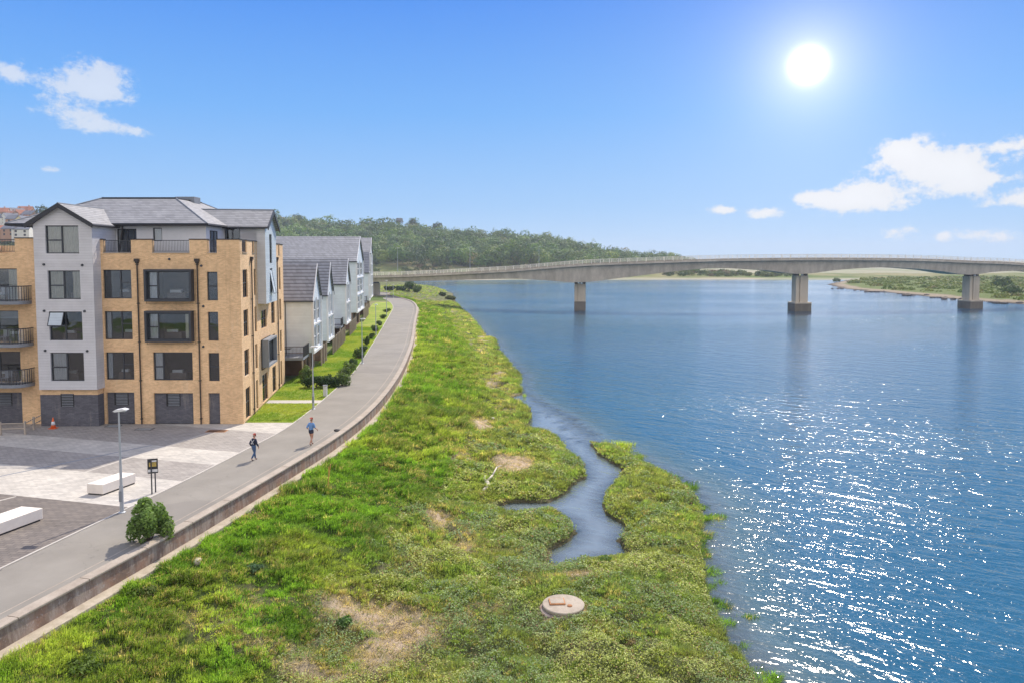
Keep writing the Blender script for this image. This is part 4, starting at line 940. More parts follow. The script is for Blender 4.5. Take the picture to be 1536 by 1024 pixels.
# ------------------------------------------------------------------ lamp posts
def lamp(loc, h, label, arm=(.9, .1), r=.06, proto=None, group='lamp posts along the path'):
    e = empty('street_lamp', loc, label, 'street lamp', group); x, y, z = loc
    q = MB(); q.tube((x, y, z), (x, y, z+1.3), r*1.5, r*1.5, 'galvanised', 10); q.tube((x, y, z+1.3), (x, y, z+h-.05), r*1.1, r*.6, 'galvanised', 10); q.lathe((x, y, z), [(.17, 0), (.17, .03), (.1, .06)], 'galvanised', 12); q.build('pole', e)
    q = MB(); q.box(x-.07, x+.07, y-r*1.5-.02, y-r*1.5, z+.55, z+1.05, 'slab_grey'); q.build('access_door', e)
    q = MB(); a, b = arm; hd = [(-.22, .0), (-.1, .06), (a*.55, .085), (a, .02), (a, -.02), (a*.5, -.035), (-.1, -.05)]
    for w in (-.14,):
        k = len(q.v); n = len(hd)
        for s in (-.15, .15): q.v += [(x+u, y+s, z+h+v+u*b) for u, v in hd]
        q.f += [tuple(range(k, k+n)), tuple(range(k+n, k+2*n))]+[(k+i, k+(i+1) % n, k+n+(i+1) % n, k+n+i) for i in range(n)]; q.mats = ['white_paint']; q.mi += [0]*(n+2)
    l = q.build('lamp_head', e); q = MB(); q.box(x+.05, x+a*.8, y-.1, y+.1, z+h-.052+.04*b, z+h-.036+.04*b, 'lens'); q.build('lens', l)
    return e
simple('lamp_alu', (.6, .62, .64), .4, .05)
lspec = [((183, 768), 615, 'nearest tall grey lamp post standing between the paved plaza and the path', (.42, .1)), ((470, 613), 520, 'lamp post on the lawn edge beside the cream footpath', (.5, .0)), ((543.5, 545), 478.5, 'lamp post among the dark shrubs before the first townhouse', (.4, 0)),
         ((564, 503), 457, 'slim lamp post beside the path opposite the third townhouse', (.3, 0)), ((580, 474), 421, 'taller lamp post by the path bend near the bridge', (.3, 0)), ((590, 447.5), 427, 'far lamp post on the bend, in front of the bushes under the bridge', (.3, 0)), ((569.5, 443), 425, 'farthest lamp post, under the left end of the bridge', (.3, 0))]
for (bx, by), ty, lb, arm in lspec:
    p = at(bx, by); h = atY(bx, ty, p.y).z; lamp((p.x, p.y, 0), h, lb, arm)
# lamps on the far embankment road behind the bridge
for px, y0, y1, d, lb in ((596.5, 399, 372, 330, 'far lamp post rising behind the bridge beside the houses'), (705, 396, 371, 340, 'far lamp post behind the bridge railing before the reddish tree'), (808.5, 392, 370, 340, 'far lamp post behind the bridge railing left of the first pier')):
    p = atY(px, y0, d); h = atY(px, y1, d).z-p.z; gz_ = p.z-3; lamp((p.x, p.y, gz_), h+3, lb, (1.0, .05), .1, group='far lamp posts behind the bridge')
# ------------------------------------------------------------------ plaza furniture
def bench(corners, h, label):
    c = sum((Vector(p) for p in corners), Vector((0, 0)))/4; e = empty('stone_bench', (c.x, c.y, 0), label, 'bench', 'white stone benches on the plaza')
    sh = [c+(Vector(p)-c)*.95 for p in corners]; q = MB(); q.hexa([(p.x, p.y, 0.0) for p in sh]+[(p.x, p.y, .07) for p in sh], 'rubber'); q.build('plinth', e)
    q = MB(); q.hexa([(p[0], p[1], .07) for p in corners]+[(p[0], p[1], h) for p in corners], 'bench'); q.build('seat_block', e, bevel=.02)
A, B, D = at(154.2, 742.8).xy, at(130.6, 741).xy, at(203.8, 724.5).xy
bench([B, A, D, B+(D-A)], .56, 'white stone bench block beside the lamp post on the light paving')
b2 = at(64.7, 779).xy; dd = (D-A).normalized(); ww = (B-A)
bench([b2-dd*4.9+ww*1.25, b2-dd*4.9, b2, b2+ww*1.25], .56, 'white stone bench block on the dark paving, cut by the picture edge')
# information sign
p = at(233.5, 737.5); q0 = at(228, 740.5); sg = empty('information_sign', (q0.x, q0.y, 0), 'small information board with dark picture panel on two thin legs by the path', 'sign')
for c in (q0, p): q = MB(); q.box(c.x-.025, c.x+.025, c.y-.025, c.y+.025, 0, 1.75, 'dark_frame'); q.build('leg', sg)
d = (Vector((p.x, p.y))-Vector((q0.x, q0.y))); W_ = d.length; ctr = (Vector((p.x, p.y))+Vector((q0.x, q0.y)))/2; d = Vector((1, .35)).normalized(); F = frame((ctr.x, ctr.y-.03, 0), (d.x, d.y, 0), (d.y, -d.x, 0))
q = MB(); q.fbox(F, -.24, .24, 1.05, 1.80, -.02, .02, 'fascia'); pb_ = q.build('panel', sg); q = MB()
q.fbox(F, -.17, .17, 1.40, 1.62, .021, .025, 'yellow_pic'); q.fbox(F, -.06, .18, 1.64, 1.72, .021, .025, 'white_paint'); q.build('picture', pb_)
q = MB(); q.fbox(F, -.22, .22, 1.12, 1.26, .021, .026, 'white_paint'); q.build('text_strip', pb_)
# traffic cone
p = at(80, 642); cn = empty('traffic_cone', (p.x, p.y, 0), 'orange and white traffic cone standing against the grey brick base', 'traffic cone')
q = MB(); q.box(p.x-.24, p.x+.24, p.y-.24, p.y+.24, 0, .04, 'orange_plastic'); q.build('cone_base', cn, bevel=.01)
q = MB(); q.lathe(p, [(.18, .04), (.03, .78)], 'orange_plastic', 16); q.build('cone_body', cn, True)
q = MB(); q.lathe(p, [(.140, .26), (.098, .50)], 'white_paint', 16); q.build('reflective_band', cn, True)
# low metal barrier fence on the plaza
fp = [at(-46, 657).xy, at(1, 652).xy, at(38, 651).xy, at(51, 644).xy, at(64, 637.5).xy]; fe = empty('low_barrier', (fp[2].x, fp[2].y, 0), 'low grey two rail metal barrier at the plaza edge beside the brick block', 'barrier')
q = MB()
for a, b in zip(fp, fp[1:]):
    for z in (.42, .78): q.tube((a.x, a.y, z), (b.x, b.y, z), .035, .035, 'timber_post', 6)
q.build('rail', fe)
for a in fp: q = MB(); q.box(a.x-.055, a.x+.055, a.y-.055, a.y+.055, 0, .92, 'timber_post'); q.build('post', fe)
# bollard post on lawn, scrap on wall, stakes, driftwood, manhole chamber
p = at(488, 594); e = empty('service_post', (p.x, p.y, 0), 'small pale service post on the lawn edge behind the footpath', 'post'); q = MB(); q.box(p.x-.16, p.x+.16, p.y-.12, p.y+.12, 0, .95, 'lamp_alu'); q.build('cabinet', e, bevel=.02); q = MB(); q.box(p.x-.19, p.x+.19, p.y-.15, p.y+.15, .952, 1.0, 'slab_grey'); q.build('cap', e)
p = at(506, 645.5, 0); q = MB(); q.lathe((p.x, p.y, .01), [(.26, 0), (.24, .06), (.12, .10)], 'rubber', 9, .25); tag(q.build('rag', None, True), 'crumpled dark rag lying on the path next to the wall', 'rag')
def onbank(px, py, z=-2.0):
    for _ in range(6): p = at(px, py, z); z = float(bank_h(np.array([p.x]), np.array([p.y]))[0])
    return at(px, py, z)
p = onbank(490, 734); e = empty('marker_stake', p, 'pair of thin orange wooden stakes leaning in the grass below the wall', 'stake'); 
q = MB(); q.tube(p-Vector((0, 0, .2)), p+Vector((.22, .1, 1.45)), .035, .03, 'stake', 5); q.build('stake', e); q = MB(); q.tube(p+Vector((.12, 0, -.2)), p+Vector((.10, .1, 1.3)), .028, .02, 'stake', 5); q.build('stake', e)
p = onbank(722, 738); r = random.Random(5); bw = []
pts = [(0, 0, .10), (.30, .35, .16), (.42, .9, .22), (.30, 1.35, .3), (.12, 1.7, .36), (.16, 2.2, .42)]; q = MB()
e = empty('driftwood_branch', p, 'bleached white forked driftwood branch lying on the marsh grass', 'driftwood')
P3 = [p+Vector(v) for v in pts]; q.path(P3, [.06, .14, .15, .12, .08, .04], 'driftwood', 7); q.build('trunk', e, True); q = MB(); q.path([P3[3], P3[3]+Vector((.35, .5, .25)), P3[3]+Vector((.62, 1.5, .5)), P3[3]+Vector((.95, 1.8, .55))], [.08, .06, .045, .02], 'driftwood', 6); q.build('branch', e, True)
p = Vector((MH.x, MH.y, -2.60)); e = empty('manhole_chamber', p, 'round concrete manhole chamber with pale slab lid on the marsh grass', 'manhole chamber'); 
q = MB(); q.lathe(p+Vector((-.1, -.08, 0)), [(.90, -.4), (.90, .04), (.86, .07)], 'wall_stained', 40, .02); q.build('ring_base', e)
q = MB(); q.lathe(p, [(.80, .05), (.80, .08), (.87, .09), (.88, .19), (.85, .22)], 'slab_pale', 40, .006); sl_ = q.build('lid_slab', e)
q = MB(); F = frame(p+Vector((-.26, .12, 0)), (1, .06, 0), (.06, -1, 0)); q.fbox(F, -.33, .33, .22, .28, -.27, .27, 'rust'); cvr = q.build('access_cover', e, bevel=.01); q = MB(); q.fbox(F, -.28, .28, .281, .292, -.22, .22, 'slab_pale'); q.build('cover_plate', cvr)
q = MB(); q.lathe(p+Vector((.25, -.22, .22)), [(.11, 0), (.10, .035), (.05, .06)], 'rust', 12); q.build('lifting_ring', e)
for (px, py, s, lb) in ((352*.28+640, 628, .22, 'white stone lying among the marsh grass beside the pale bare patch'), (297, 842, .20, 'pale stone in the grass slope below the long wall'), (749, 888, .16, 'small white stone on the marsh grass above the manhole chamber'), (795, 770, .2, 'pale stone at the mouth of the small creek inlet')):
    p = onbank(px if px > 100 else px, py); q = MB(); q.lathe(p, [(s, -.1), (s*1.1, s*.4), (s*.6, s*.8)], 'driftwood', 9, .2); tag(q.build('stone', None, True), lb, 'stone', 'pale stones on the bank')
# ------------------------------------------------------------------ grass on the bank (stuff)
def blades(P, lean, length, width, colr, nb, spread, curl=.45):
    """P clumps n x 3; makes n*nb arching blades: 5 verts each"""
    n = len(P); N = n*nb
    P = np.repeat(P, nb, 0); lean = np.repeat(lean, nb, 0); length = np.repeat(length, nb)*rng.uniform(.55, 1.15, N); width = np.repeat(width, nb)*rng.uniform(.7, 1.3, N)
    spread = np.repeat(spread, nb); colr = np.repeat(colr, nb, 0)*rng.uniform(.75, 1.25, (N, 1))
    ang = rng.uniform(0, 2*np.pi, N); rad = np.sqrt(rng.random(N))*spread
    base = P+np.stack([np.cos(ang)*rad, np.sin(ang)*rad, np.full(N, -.03)], 1)
    out = np.stack([np.cos(ang), np.sin(ang)], 1)*rng.uniform(.15, .75, (N, 1))+lean*rng.uniform(.6, 1.3, (N, 1))
    side = np.stack([-out[:, 1], out[:, 0]], 1); side /= np.linalg.norm(side, axis=1, keepdims=True)+1e-6
    tw = rng.uniform(-.7, .7, N)[:, None]; side = side+tw*out; s3 = np.hstack([side, np.zeros((N, 1))])*(width/2)[:, None]
    m = base+np.hstack([out*(length*.38)[:, None]*.6, (length*.55)[:, None]]); t = base+np.hstack([out*(length*curl*1.5)[:, None], (length*rng.uniform(.55, .9, N))[:, None]])
    V = np.stack([base-s3, base+s3, m+s3*.8, m-s3*.8, t], 1).reshape(-1, 3)
    i = np.arange(N)[:, None]*5; Q = i+np.array([[0, 1, 2, 3]]); T = i+np.array([[3, 2, 4]])
    shade = np.tile(np.array([.62, .62, .95, .95, 1.18]), N)[:, None]*0+1
    return V, Q, T, np.repeat(colr, 5, 0)*shade
def scatter(n, x0, x1, y0, y1, dens):
    x = rng.uniform(x0, x1, n); y = rng.uniform(y0, y1, n); k = rng.random(n) < dens(x, y); return x[k], y[k]
X = []; Y = []
for (y0, y1, x0, x1, rho) in ((15, 34, -24, 15, 62), (34, 48, -22, 15, 46), (48, 70, -20, 14, 28), (70, 110, -19, 6, 12), (110, 170, -24, 2, 4.0), (170, 260, -40, -4, 1.6), (260, 420, -90, -30, .35)):
    n = int((y1-y0)*(x1-x0)*rho); X.append(rng.uniform(x0, x1, n)); Y.append(rng.uniform(y0, y1, n))
X = np.concatenate(X); Y = np.concatenate(Y)
infr = (np.abs(X)/np.maximum(Y, 1) < .80); X = X[infr]; Y = Y[infr]
Z, dw, dr, land, dc, bare, marsh, db, crk = bank_h(X, Y, True)
tuss = fbm(X, Y, 1.6, 3); fine = fbm(X, Y, .6, 60, 2); patch = fbm(X, Y, 4.5, 77, 3); patch2 = fbm(X, Y, 2.2, 91, 3)
veg = np.clip(1-bare*1.15, 0, 1); near_water = np.minimum(np.where(marsh > 0, dr, 9), 9)
# the river-side edge of the marsh dissolves into separate tufts standing in the water
wet = (~land) & (~crk) & (dr < 1.7) & (Y < 60) & (fbm(X, Y, .9, 33, 3) > .52+.16*dr)
k = ((dw > .86) & land & (dc > .12) & (np.hypot(X-MH.x, Y-MH.y) > 1.02) & (rng.random(len(X)) < veg*(.45+.75*sstep(.3, .6, fine))) ) | (wet & (rng.random(len(X)) < .6))
dc_ = dc[k]; X, Y, Z, marsh, tuss, fine, patch, patch2, bare, dr, dw, wet = [a[k] for a in (X, Y, Z, marsh, tuss, fine, patch, patch2, bare, dr, dw, wet)]
Z = np.maximum(Z, WZ-.05); nearc = np.clip(.35+dc_/.7, .35, 1)
D = np.hypot(X, Y); sc = np.clip((D/34)**.75, .8, 3.2)
lush = np.array([.24, .40, .065]); yel = np.array([.43, .50, .12]); dark = np.array([.10, .19, .04]); straw = np.array([.58, .48, .27]); olive = np.array([.33, .37, .13]); teal = np.array([.20, .31, .13])
w = sstep(.48, .68, patch)[:, None]; c1 = lush*(1-w)+yel*w
w = sstep(.42, .58, patch2)[:, None]; c1 = c1*(1-.55*w)+dark*.55*w
c2 = olive*(1-sstep(.4, .6, patch2)[:, None])+teal*sstep(.4, .6, patch2)[:, None]; c2 = c2*(1-.45*w)+yel*.45*w
c = c1*(1-marsh[:, None])+c2*marsh[:, None]
fadeg = np.clip((D-60)/60, 0, 1)[:, None]*(1-marsh[:, None]); c = c*(1-.5*fadeg)+np.array([.19, .28, .035])*.5*fadeg
st = (rng.random(len(X)) < np.clip(.07+bare*.8+.16*sstep(.52, .66, patch2), 0, 1))[:, None]; c = np.where(st, straw*rng.uniform(.7, 1.1, (len(X), 1)), c)
c *= rng.uniform(.6, 1.4, (len(X), 1))
ln = (.15+.30*sstep(.35, .65, tuss)+.16*sstep(.4, .7, fine))*(1-.30*marsh)*(1-.4*bare)*np.where(wet, .8, 1)*nearc
lean = np.stack([.50+.35*(fbm(X, Y, 2.5, 11)-.5)*2, -.38+.7*(fbm(X, Y, 2.5, 17)-.5)*2], 1)*(1-.4*marsh[:, None])
V, Q, T, cc = blades(np.stack([X, Y, Z], 1), lean, ln*np.clip(sc, .8, 1.8), .019*sc*(1+.15*marsh), c, 20, .17*sc)
ob = npmesh('grass', V, [Q, T], ['grass_blade'], cc); tag(ob, kind='stuff'); print('grass clumps', len(X), 'verts', len(V))
# low fleshy marsh plants between the grasses on the flat shelf
n = 620000; X = rng.uniform(-16, 15, n); Y = rng.uniform(18, 62, n); kk = (np.abs(X)/Y < .72) & (rng.random(n) < np.clip(30/Y, 0, 1)**1.5); X, Y = X[kk], Y[kk]
Z, dw, dr, land, dc, bare, marsh, db, crk = bank_h(X, Y, True); lp_ = fbm(X, Y, 1.1, 123, 3); kk = land & (marsh > .25) & (dc > .05) & (bare < .55) & (rng.random(len(X)) < .35+1.3*sstep(.42, .6, lp_)); X, Y, Z, lp_, dr = X[kk], Y[kk], Z[kk], lp_[kk], dr[kk]
n = len(X); nr = rng.normal(size=(n, 3))*.6+np.array([.1, .1, 1.0]); nr /= np.linalg.norm(nr, axis=1, keepdims=True); a = np.cross(nr, rng.normal(size=(n, 3))); a /= np.linalg.norm(a, axis=1, keepdims=True); b = np.cross(nr, a)
sz = rng.uniform(.03, .065, (n, 1))*np.clip(Y/32, .8, 2)[:, None]; P0 = np.stack([X, Y, Z+rng.uniform(.02, .20, n)*(.4+1.2*sstep(.4, .62, lp_))], 1)
V = np.stack([P0-a*sz, P0-b*sz*.6, P0+a*sz, P0+b*sz*.6], 1).reshape(-1, 3); hue = sstep(.42, .58, fbm(X, Y, 2.8, 140, 3))[:, None]
c = (np.array([.30, .39, .18])*(1-hue)+np.array([.48, .52, .18])*hue)*rng.uniform(.5, 1.35, (n, 1)); c = np.where(rng.random((n, 1)) < .06, np.array([.40, .24, .15]), c)
tag(npmesh('marsh_plants', V, [np.arange(n*4).reshape(-1, 4)], ['leaf'], np.repeat(c, 4, 0)), kind='stuff'); print('marsh', n)
# dead stalks and low seedlings over the bare patches
n = 90000; X = rng.uniform(-22, 14, n); Y = rng.uniform(18, 75, n); kk = (np.abs(X)/Y < .8) & (rng.random(n) < np.clip(34/Y, 0, 1)**1.2); X, Y = X[kk], Y[kk]
Z, dw, dr, land, dc, bare, marsh, db, crk = bank_h(X, Y, True); kk = (dw > 1.1) & land & (bare > .22) & (rng.random(len(X)) < .75); X, Y, Z, bare = X[kk], Y[kk], Z[kk], bare[kk]
gm = rng.random(len(X)) < (.45-.3*bare); c = np.where(gm[:, None], np.array([.24, .30, .10]), np.array([.62, .50, .33]))*rng.uniform(.55, 1.3, (len(X), 1))
V, Q, T, cc = blades(np.stack([X, Y, Z+.02], 1), rng.normal(size=(len(X), 2))*.9, np.full(len(X), .13), np.full(len(X), .022), c, 8, np.full(len(X), .22), .9)
tag(npmesh('dead_stalks', V, [Q, T], ['grass_blade'], cc), kind='stuff')
# ------------------------------------------------------------------ leaf clouds: shrubs, weeds, trees
def leafcloud(centres, radii, n, size, colr, up=.25, jitter=.25, elong=1.5):
    """leaf quads spread through a set of lobes"""
    lob = rng.choice(len(centres), n, p=np.array(radii)[:, 0]**2/np.sum(np.array(radii)[:, 0]**2)); Cc = np.array(centres)[lob]; R = np.array(radii)[lob]
    d = rng.normal(size=(n, 3)); d /= np.linalg.norm(d, axis=1, keepdims=True); rr = rng.uniform(.55, 1.08, n)**.6
    p = Cc+d*R*rr[:, None]
    nrm = d+rng.normal(size=(n, 3))*.6+np.array([0, 0, up]); nrm /= np.linalg.norm(nrm, axis=1, keepdims=True)
    a = np.cross(nrm, rng.normal(size=(n, 3))); a /= np.linalg.norm(a, axis=1, keepdims=True); b = np.cross(nrm, a)
    s = size*rng.uniform(.6, 1.4, n)[:, None]; V = np.stack([p-a*s*.5*elong, p-b*s*.38, p+a*s*.5*elong, p+b*s*.38], 1).reshape(-1, 3)
    Q = np.arange(n*4).reshape(-1, 4); lobec = rng.uniform(1-jitter, 1+jitter, (len(centres), 1))[lob]
    c = np.repeat(np.array(colr)*lobec*rng.uniform(.7, 1.35, (n, 1)), 4, 0); return V, Q, c
def shrub(p, rx, rz, n, size, colr, label, cat='shrub', group=None, name='shrub', lobes=9, seed=0, flat=1.0):
    e = empty(name, p, label, cat, group); r = random.Random(seed+int(p[0]*31+p[1]*7)); cs = []; rs = []
    for k in range(lobes):
        a = r.uniform(0, 6.28); q = r.uniform(0, .62)*rx; z = r.uniform(.26, .78)*rz; f = r.uniform(.32, .52)
        if lobes > 20: z = r.uniform(.18, .92)*rz; q = (r.uniform(.1, .95)**.6)*rx*(1.0-.75*abs(z/rz-.45)**1.3); f = r.uniform(.15, .33)
        cs.append((p[0]+q*math.cos(a), p[1]+q*math.sin(a), p[2]+z)); rs.append((rx*f, rx*f, rz*f*.75*flat))
    V, Q, c = leafcloud(cs, rs, n, size, colr); V[:, 2] = np.maximum(V[:, 2], p[2]+.01); npmesh('foliage', V, [Q], ['leaf'], c, parent=e)
    q = MB()
    for c_ in cs[:6]: q.tube((p[0], p[1], p[2]-.05), c_, .05*rx, .015*rx, 'bark', 5)
    q.build('stem', e); return e
gs = lambda x, y, z=0: at(x, y, z)
p = gs(226, 812, 0); shrub(Vector((p.x-.1, p.y+.15, 0)), 0.84, 1.72, 4600, .10, (.17, .26, .07), 'large round dark green bush growing by the path against the seawall', lobes=34, flat=1.0)
row = [(459, 571, .75, 1.5, 'small pale bush at the corner of the first townhouse terrace'), (462, 580, .9, 1.0, 'low dark shrub at the lawn end of the hedge row'), (475, 581, 1.0, 1.25, 'dark shrub in the hedge row, second from the lawn end'), (488, 581, 1.0, 1.4, 'dark shrub in the middle of the hedge row across the lawn'), (500, 580, 1.0, 1.35, 'dark shrub near the path end of the hedge row'), (513, 578, 1.1, 1.7, 'rounded lighter green bush at the corner of the hedge row and the path'),
       (519, 567, 1.1, 1.6, 'pale green bush on the path edge just beyond the hedge corner'), (527, 560, 1.1, 1.7, 'broad light green bush on the path edge before the third lamp post'), (534, 549, 1.0, 1.3, 'bush on the path edge directly before the third lamp post'), (541, 537, 1.1, 1.5, 'bush on the path edge just behind the third lamp post'), (549, 529, .9, 1.3, 'small bush on the path edge, second behind the third lamp post'), (554, 517, .9, 1.6, 'bush on the path edge beside the second townhouse lawn'), (559, 508, .9, 1.4, 'bush at the foot of the slim lamp post'),
       (566, 497, 1.0, 1.3, 'low bush on the path edge just past the slim lamp post'), (571, 488, 1.0, 1.2, 'low sparse bush on the path edge near the yellow lawn'), (577, 478, 1.1, 1.2, 'low sparse bush on the path edge before the taller lamp post'), (582, 468, 1.3, 1.2, 'last low bush on the path edge before the bend')]
for i, (x, y, rx, rz, lb) in enumerate(row):
    p = gs(x, y); pxl = -.35 if i > 5 else 0
    dk = (.045, .085, .03) if 1 <= i <= 4 else ((.13, .19, .06) if i in (5, 6, 7, 0) else (.085, .135, .04))
    k_ = .74 if i > 5 else (.85 if i else 1); rx *= k_; rz *= k_; shrub(Vector((p.x+pxl*.7, p.y, 0)), rx, rz, 900, .13, dk, lb, group='shrubs along the path edge', lobes=7, seed=i)
for i, (x, y, rx, rz, lb, dk) in enumerate([(614, 437.5, 3.6, 4.6, 'tall dark bush under the bridge beside the path bend', (.04, .085, .025)), (626, 439, 3.0, 2.8, 'lighter bush under the bridge towards the water', (.10, .16, .04)), (599, 437, 3.5, 2.5, 'low dark bush under the bridge left of the tall one', (.035, .075, .025)), (585, 436, 3.2, 2.2, 'low dark bush under the bridge nearest the houses', (.04, .07, .025)),
      (664, 444, 1.8, 1.5, 'small dark bush at the river edge below the bridge', (.05, .08, .03)), (676, 450, 2.4, 1.6, 'rounded olive bush at the point of the grassy shore', (.10, .12, .05))]):
    p = onbank(x, y, -.5); shrub(p, rx, rz, 1500, .38, dk, lb, group='bushes by the bridge', lobes=8, seed=i+50)
# broad-leaved weeds on the slope
weeds = [(430, 772, .75, .55, (.11, .19, .10), 'greyish green broad leaved plant clump high on the grass slope'), (205, 888, .9, .45, (.15, .22, .045), 'yellow green bramble patch below the near wall'), (517, 938, .55, .65, (.10, .19, .05), 'dark tuft standing at the upper edge of the large bare patch'), (385, 852, .6, .45, (.085, .15, .07), 'blue green thistle clump in the middle of the near slope'),
         (395, 935, .7, .45, (.10, .17, .07), 'pale thistle clump on the near slope above the bare patch'), (300, 830, .5, .45, (.09, .17, .04), 'small dark bush in the grass just below the wall'), (120, 1000, 1.1, .5, (.14, .21, .04), 'wide yellow green bramble patch at the bottom picture edge'), (945, 965, .45, .4, (.30, .24, .13), 'dry brown tuft on the lower marsh'), (905, 845, .9, .5, (.12, .20, .06), 'dark rounded sea plant mound at the end of the creek'),
         (690, 736, .6, .4, (.08, .16, .04), 'dark tuft left of the driftwood branch'), (840, 893, .7, .35, (.09, .17, .05), 'dark green tuft right behind the manhole chamber'), (470, 745, .8, .5, (.10, .17, .09), 'greyish plant clump below the orange stakes')]
for i, (x, y, rx, rz, dk, lb) in enumerate(weeds):
    p = onbank(x, y); p.z -= .08; shrub(p, rx*.8, rz*.62, 600, .09, dk, lb, 'plant', 'broad leaved plants on the bank', 'weed_clump', 7, i+90, 1.0)
# short tufts on the lawns
n = 26000; ly = rng.uniform(53.5, 130, n); lxx = []
xl = np.array([wxy(y) for y in np.linspace(53, 131, 60)]); xr = np.array([lxy(y) for y in np.linspace(53, 131, 60)])
a = np.interp(ly, np.linspace(53, 131, 60), xl); b = np.interp(ly, np.linspace(53, 131, 60), xr); lx = a+(b-a)*rng.random(n); k = ~((ly > ya-.1) & (ly < yb+.1)) & (b > a)
lx, ly = lx[k], ly[k]; pt = fbm(lx, ly, 3, 5)
c = np.array([.19, .31, .035])*(1-sstep(.4, .6, pt)[:, None])+np.array([.38, .42, .08])*sstep(.4, .6, pt)[:, None]
V, Q, T, cc = blades(np.stack([lx, ly, np.full(len(lx), .02)], 1), np.zeros((len(lx), 2)), np.full(len(lx), .10), np.full(len(lx), .03), c, 6, np.full(len(lx), .2))
tag(npmesh('lawn_grass', V, [Q, T], ['grass_blade'], cc), kind='stuff')
# ------------------------------------------------------------------ far terrain: shore, hill, woodland
sky_px = np.array([-700, -200, 0, 60, 200, 410, 470, 520, 560, 610, 650, 700, 760, 800, 850, 900, 950, 1000, 1040, 1100, 1900])
sky_y = np.array([330, 322, 313, 322, 332, 345, 350, 352, 354, 353, 360, 365, 368, 369, 379, 387, 391, 393, 397, 401, 401])
RT = 860.0
def far_h(px, d):
    zt = H+(390-np.interp(px, sky_px, sky_y))*RT/1100
    t = np.clip((d-575)/(RT-575), 0, 1); s = .12*sstep(0, .16, t)+.88*(t**1.15)
    lowz = WZ+.2+1.6*sstep(548, 575, d)
    side = sstep(660, 600, px)*0
    return np.where(zt > lowz+1, lowz+(zt-lowz)*s, lowz+np.clip((d-560)/2500, 0, 1)*1.5)+(fbm(px, d, 40, 2)-.5)*2.0*np.clip(t*5, 0, 1)
pxs = np.arange(-700, 1901, 12.0); ds = np.concatenate([np.arange(540, 900, 12), np.array([920, 1000, 1150, 1400, 1900, 3000, 5000, 9000])])
PX, DD, Fc = grid(pxs, ds)
Zf = far_h(PX, DD); Zf = np.where(DD < 552+6*np.sin(PX/40)+10*(fbm(PX, DD*0, 60, 8)-.5), WZ-1.2, Zf); Zf = np.where(DD > 1400, np.minimum(Zf, np.interp(DD, [1400, 9000], [20, -2])), Zf)
tidal = (PX > 1195) & (DD > 800) & (DD < 1300); Zf = np.where(tidal, WZ-1, Zf)
Xf = (PX-768)/1100*DD; steep = Zf > 2
ob = npmesh('hill', np.stack([Xf, DD, Zf], 1), [Fc], ['far_ground', 'sand_flat'], None, True, mi=np.where((PX[Fc[:, 0]] > 1000) & (DD[Fc[:, 0]] > 640) | (DD[Fc[:, 0]] < 553), 1, 0).astype(np.int32)); ob['kind'] = 'structure'
def crowns(P, R, Hh, n, size, cols, squash=1.0):
    N = len(P); d = rng.normal(size=(N, n, 3)); d[..., 2] = np.abs(d[..., 2])*1.1-.35; d /= np.linalg.norm(d, axis=2, keepdims=True)
    lob = 1+.22*np.sin(d[..., 0:1]*5+P[:, None, 0:1])*np.cos(d[..., 1:2]*4.3+P[:, None, 1:2])+.12*np.sin(d[..., 2:3]*9+P[:, None, :1]*3)
    p = P[:, None, :]+d*lob*rng.uniform(.86, 1.04, (N, n, 1))*np.stack([R, R, Hh], 1)[:, None, :]
    nr = d+rng.normal(size=d.shape)*.28; nr /= np.linalg.norm(nr, axis=2, keepdims=True)
    a = np.cross(nr, rng.normal(size=d.shape)); a /= np.linalg.norm(a, axis=2, keepdims=True); b = np.cross(nr, a)
    s = (size*R)[:, None, None]*rng.uniform(.6, 1.4, (N, n, 1))
    V = np.stack([p-a*s, p-b*s*.7, p+a*s, p+b*s*.7], 2).reshape(-1, 3); Q = np.arange(len(V)).reshape(-1, 4)
    c = np.repeat((cols[:, None, :]*rng.uniform(.85, 1.15, (N, n, 1))).reshape(-1, 3), 4, 0); return V, Q, c
# woodland on the hill
n = 1700; px = rng.uniform(395, 1045, n); t = rng.random(n)**.85; d = 600+t*(RT+20-600); zt = H+(390-np.interp(px, sky_px, sky_y))*RT/1100
x = (px-768)/1100*d; z = far_h(px, d); k = (zt > 3); px, d, x, z, t = [a[k] for a in (px, d, x, z, t)]
R = rng.uniform(4.8, 8.6, len(x))*np.where(rng.random(len(x)) < .08, 1.3, 1); R *= np.interp(px, [400, 850, 1040], [1, .9, .55]); Hh = R*rng.uniform(.9, 1.25, len(x))
pal = np.array([[.10, .155, .06], [.13, .19, .065], [.17, .22, .075], [.08, .13, .065], [.22, .24, .09], [.12, .16, .09], [.24, .18, .12]]); ci = rng.choice(7, len(x), p=[.24, .22, .14, .18, .08, .12, .02])
V, Q, c = crowns(np.stack([x, d, z+Hh*.85], 1), R, Hh, 260, .115, pal[ci]*np.array([.85, 1.02, .80])*rng.uniform(.65, 1.3, (len(x), 1))); tag(npmesh('woodland', V, [Q], ['far_leaf'], c), kind='stuff')
# scrub along the far shore behind the bridge, and the field edge
n = 520; px = rng.uniform(540, 1190, n); d = rng.uniform(575, 640, n); x = (px-768)/1100*d; z = far_h(px, d); R = rng.uniform(1.6, 3.4, n); 
keep = fbm(px, d, 30, 4) > .42; pal2 = np.array([[.09, .13, .04], [.13, .16, .05], [.06, .10, .03], [.17, .13, .08]]); ci = rng.choice(4, n, p=[.4, .25, .27, .08])
V, Q, c = crowns(np.stack([x, d, z+R*.4], 1)[keep], R[keep], R[keep]*.8, 110, .19, pal2[ci][keep]); tag(npmesh('shore_scrub', V, [Q], ['far_leaf'], c), kind='stuff')
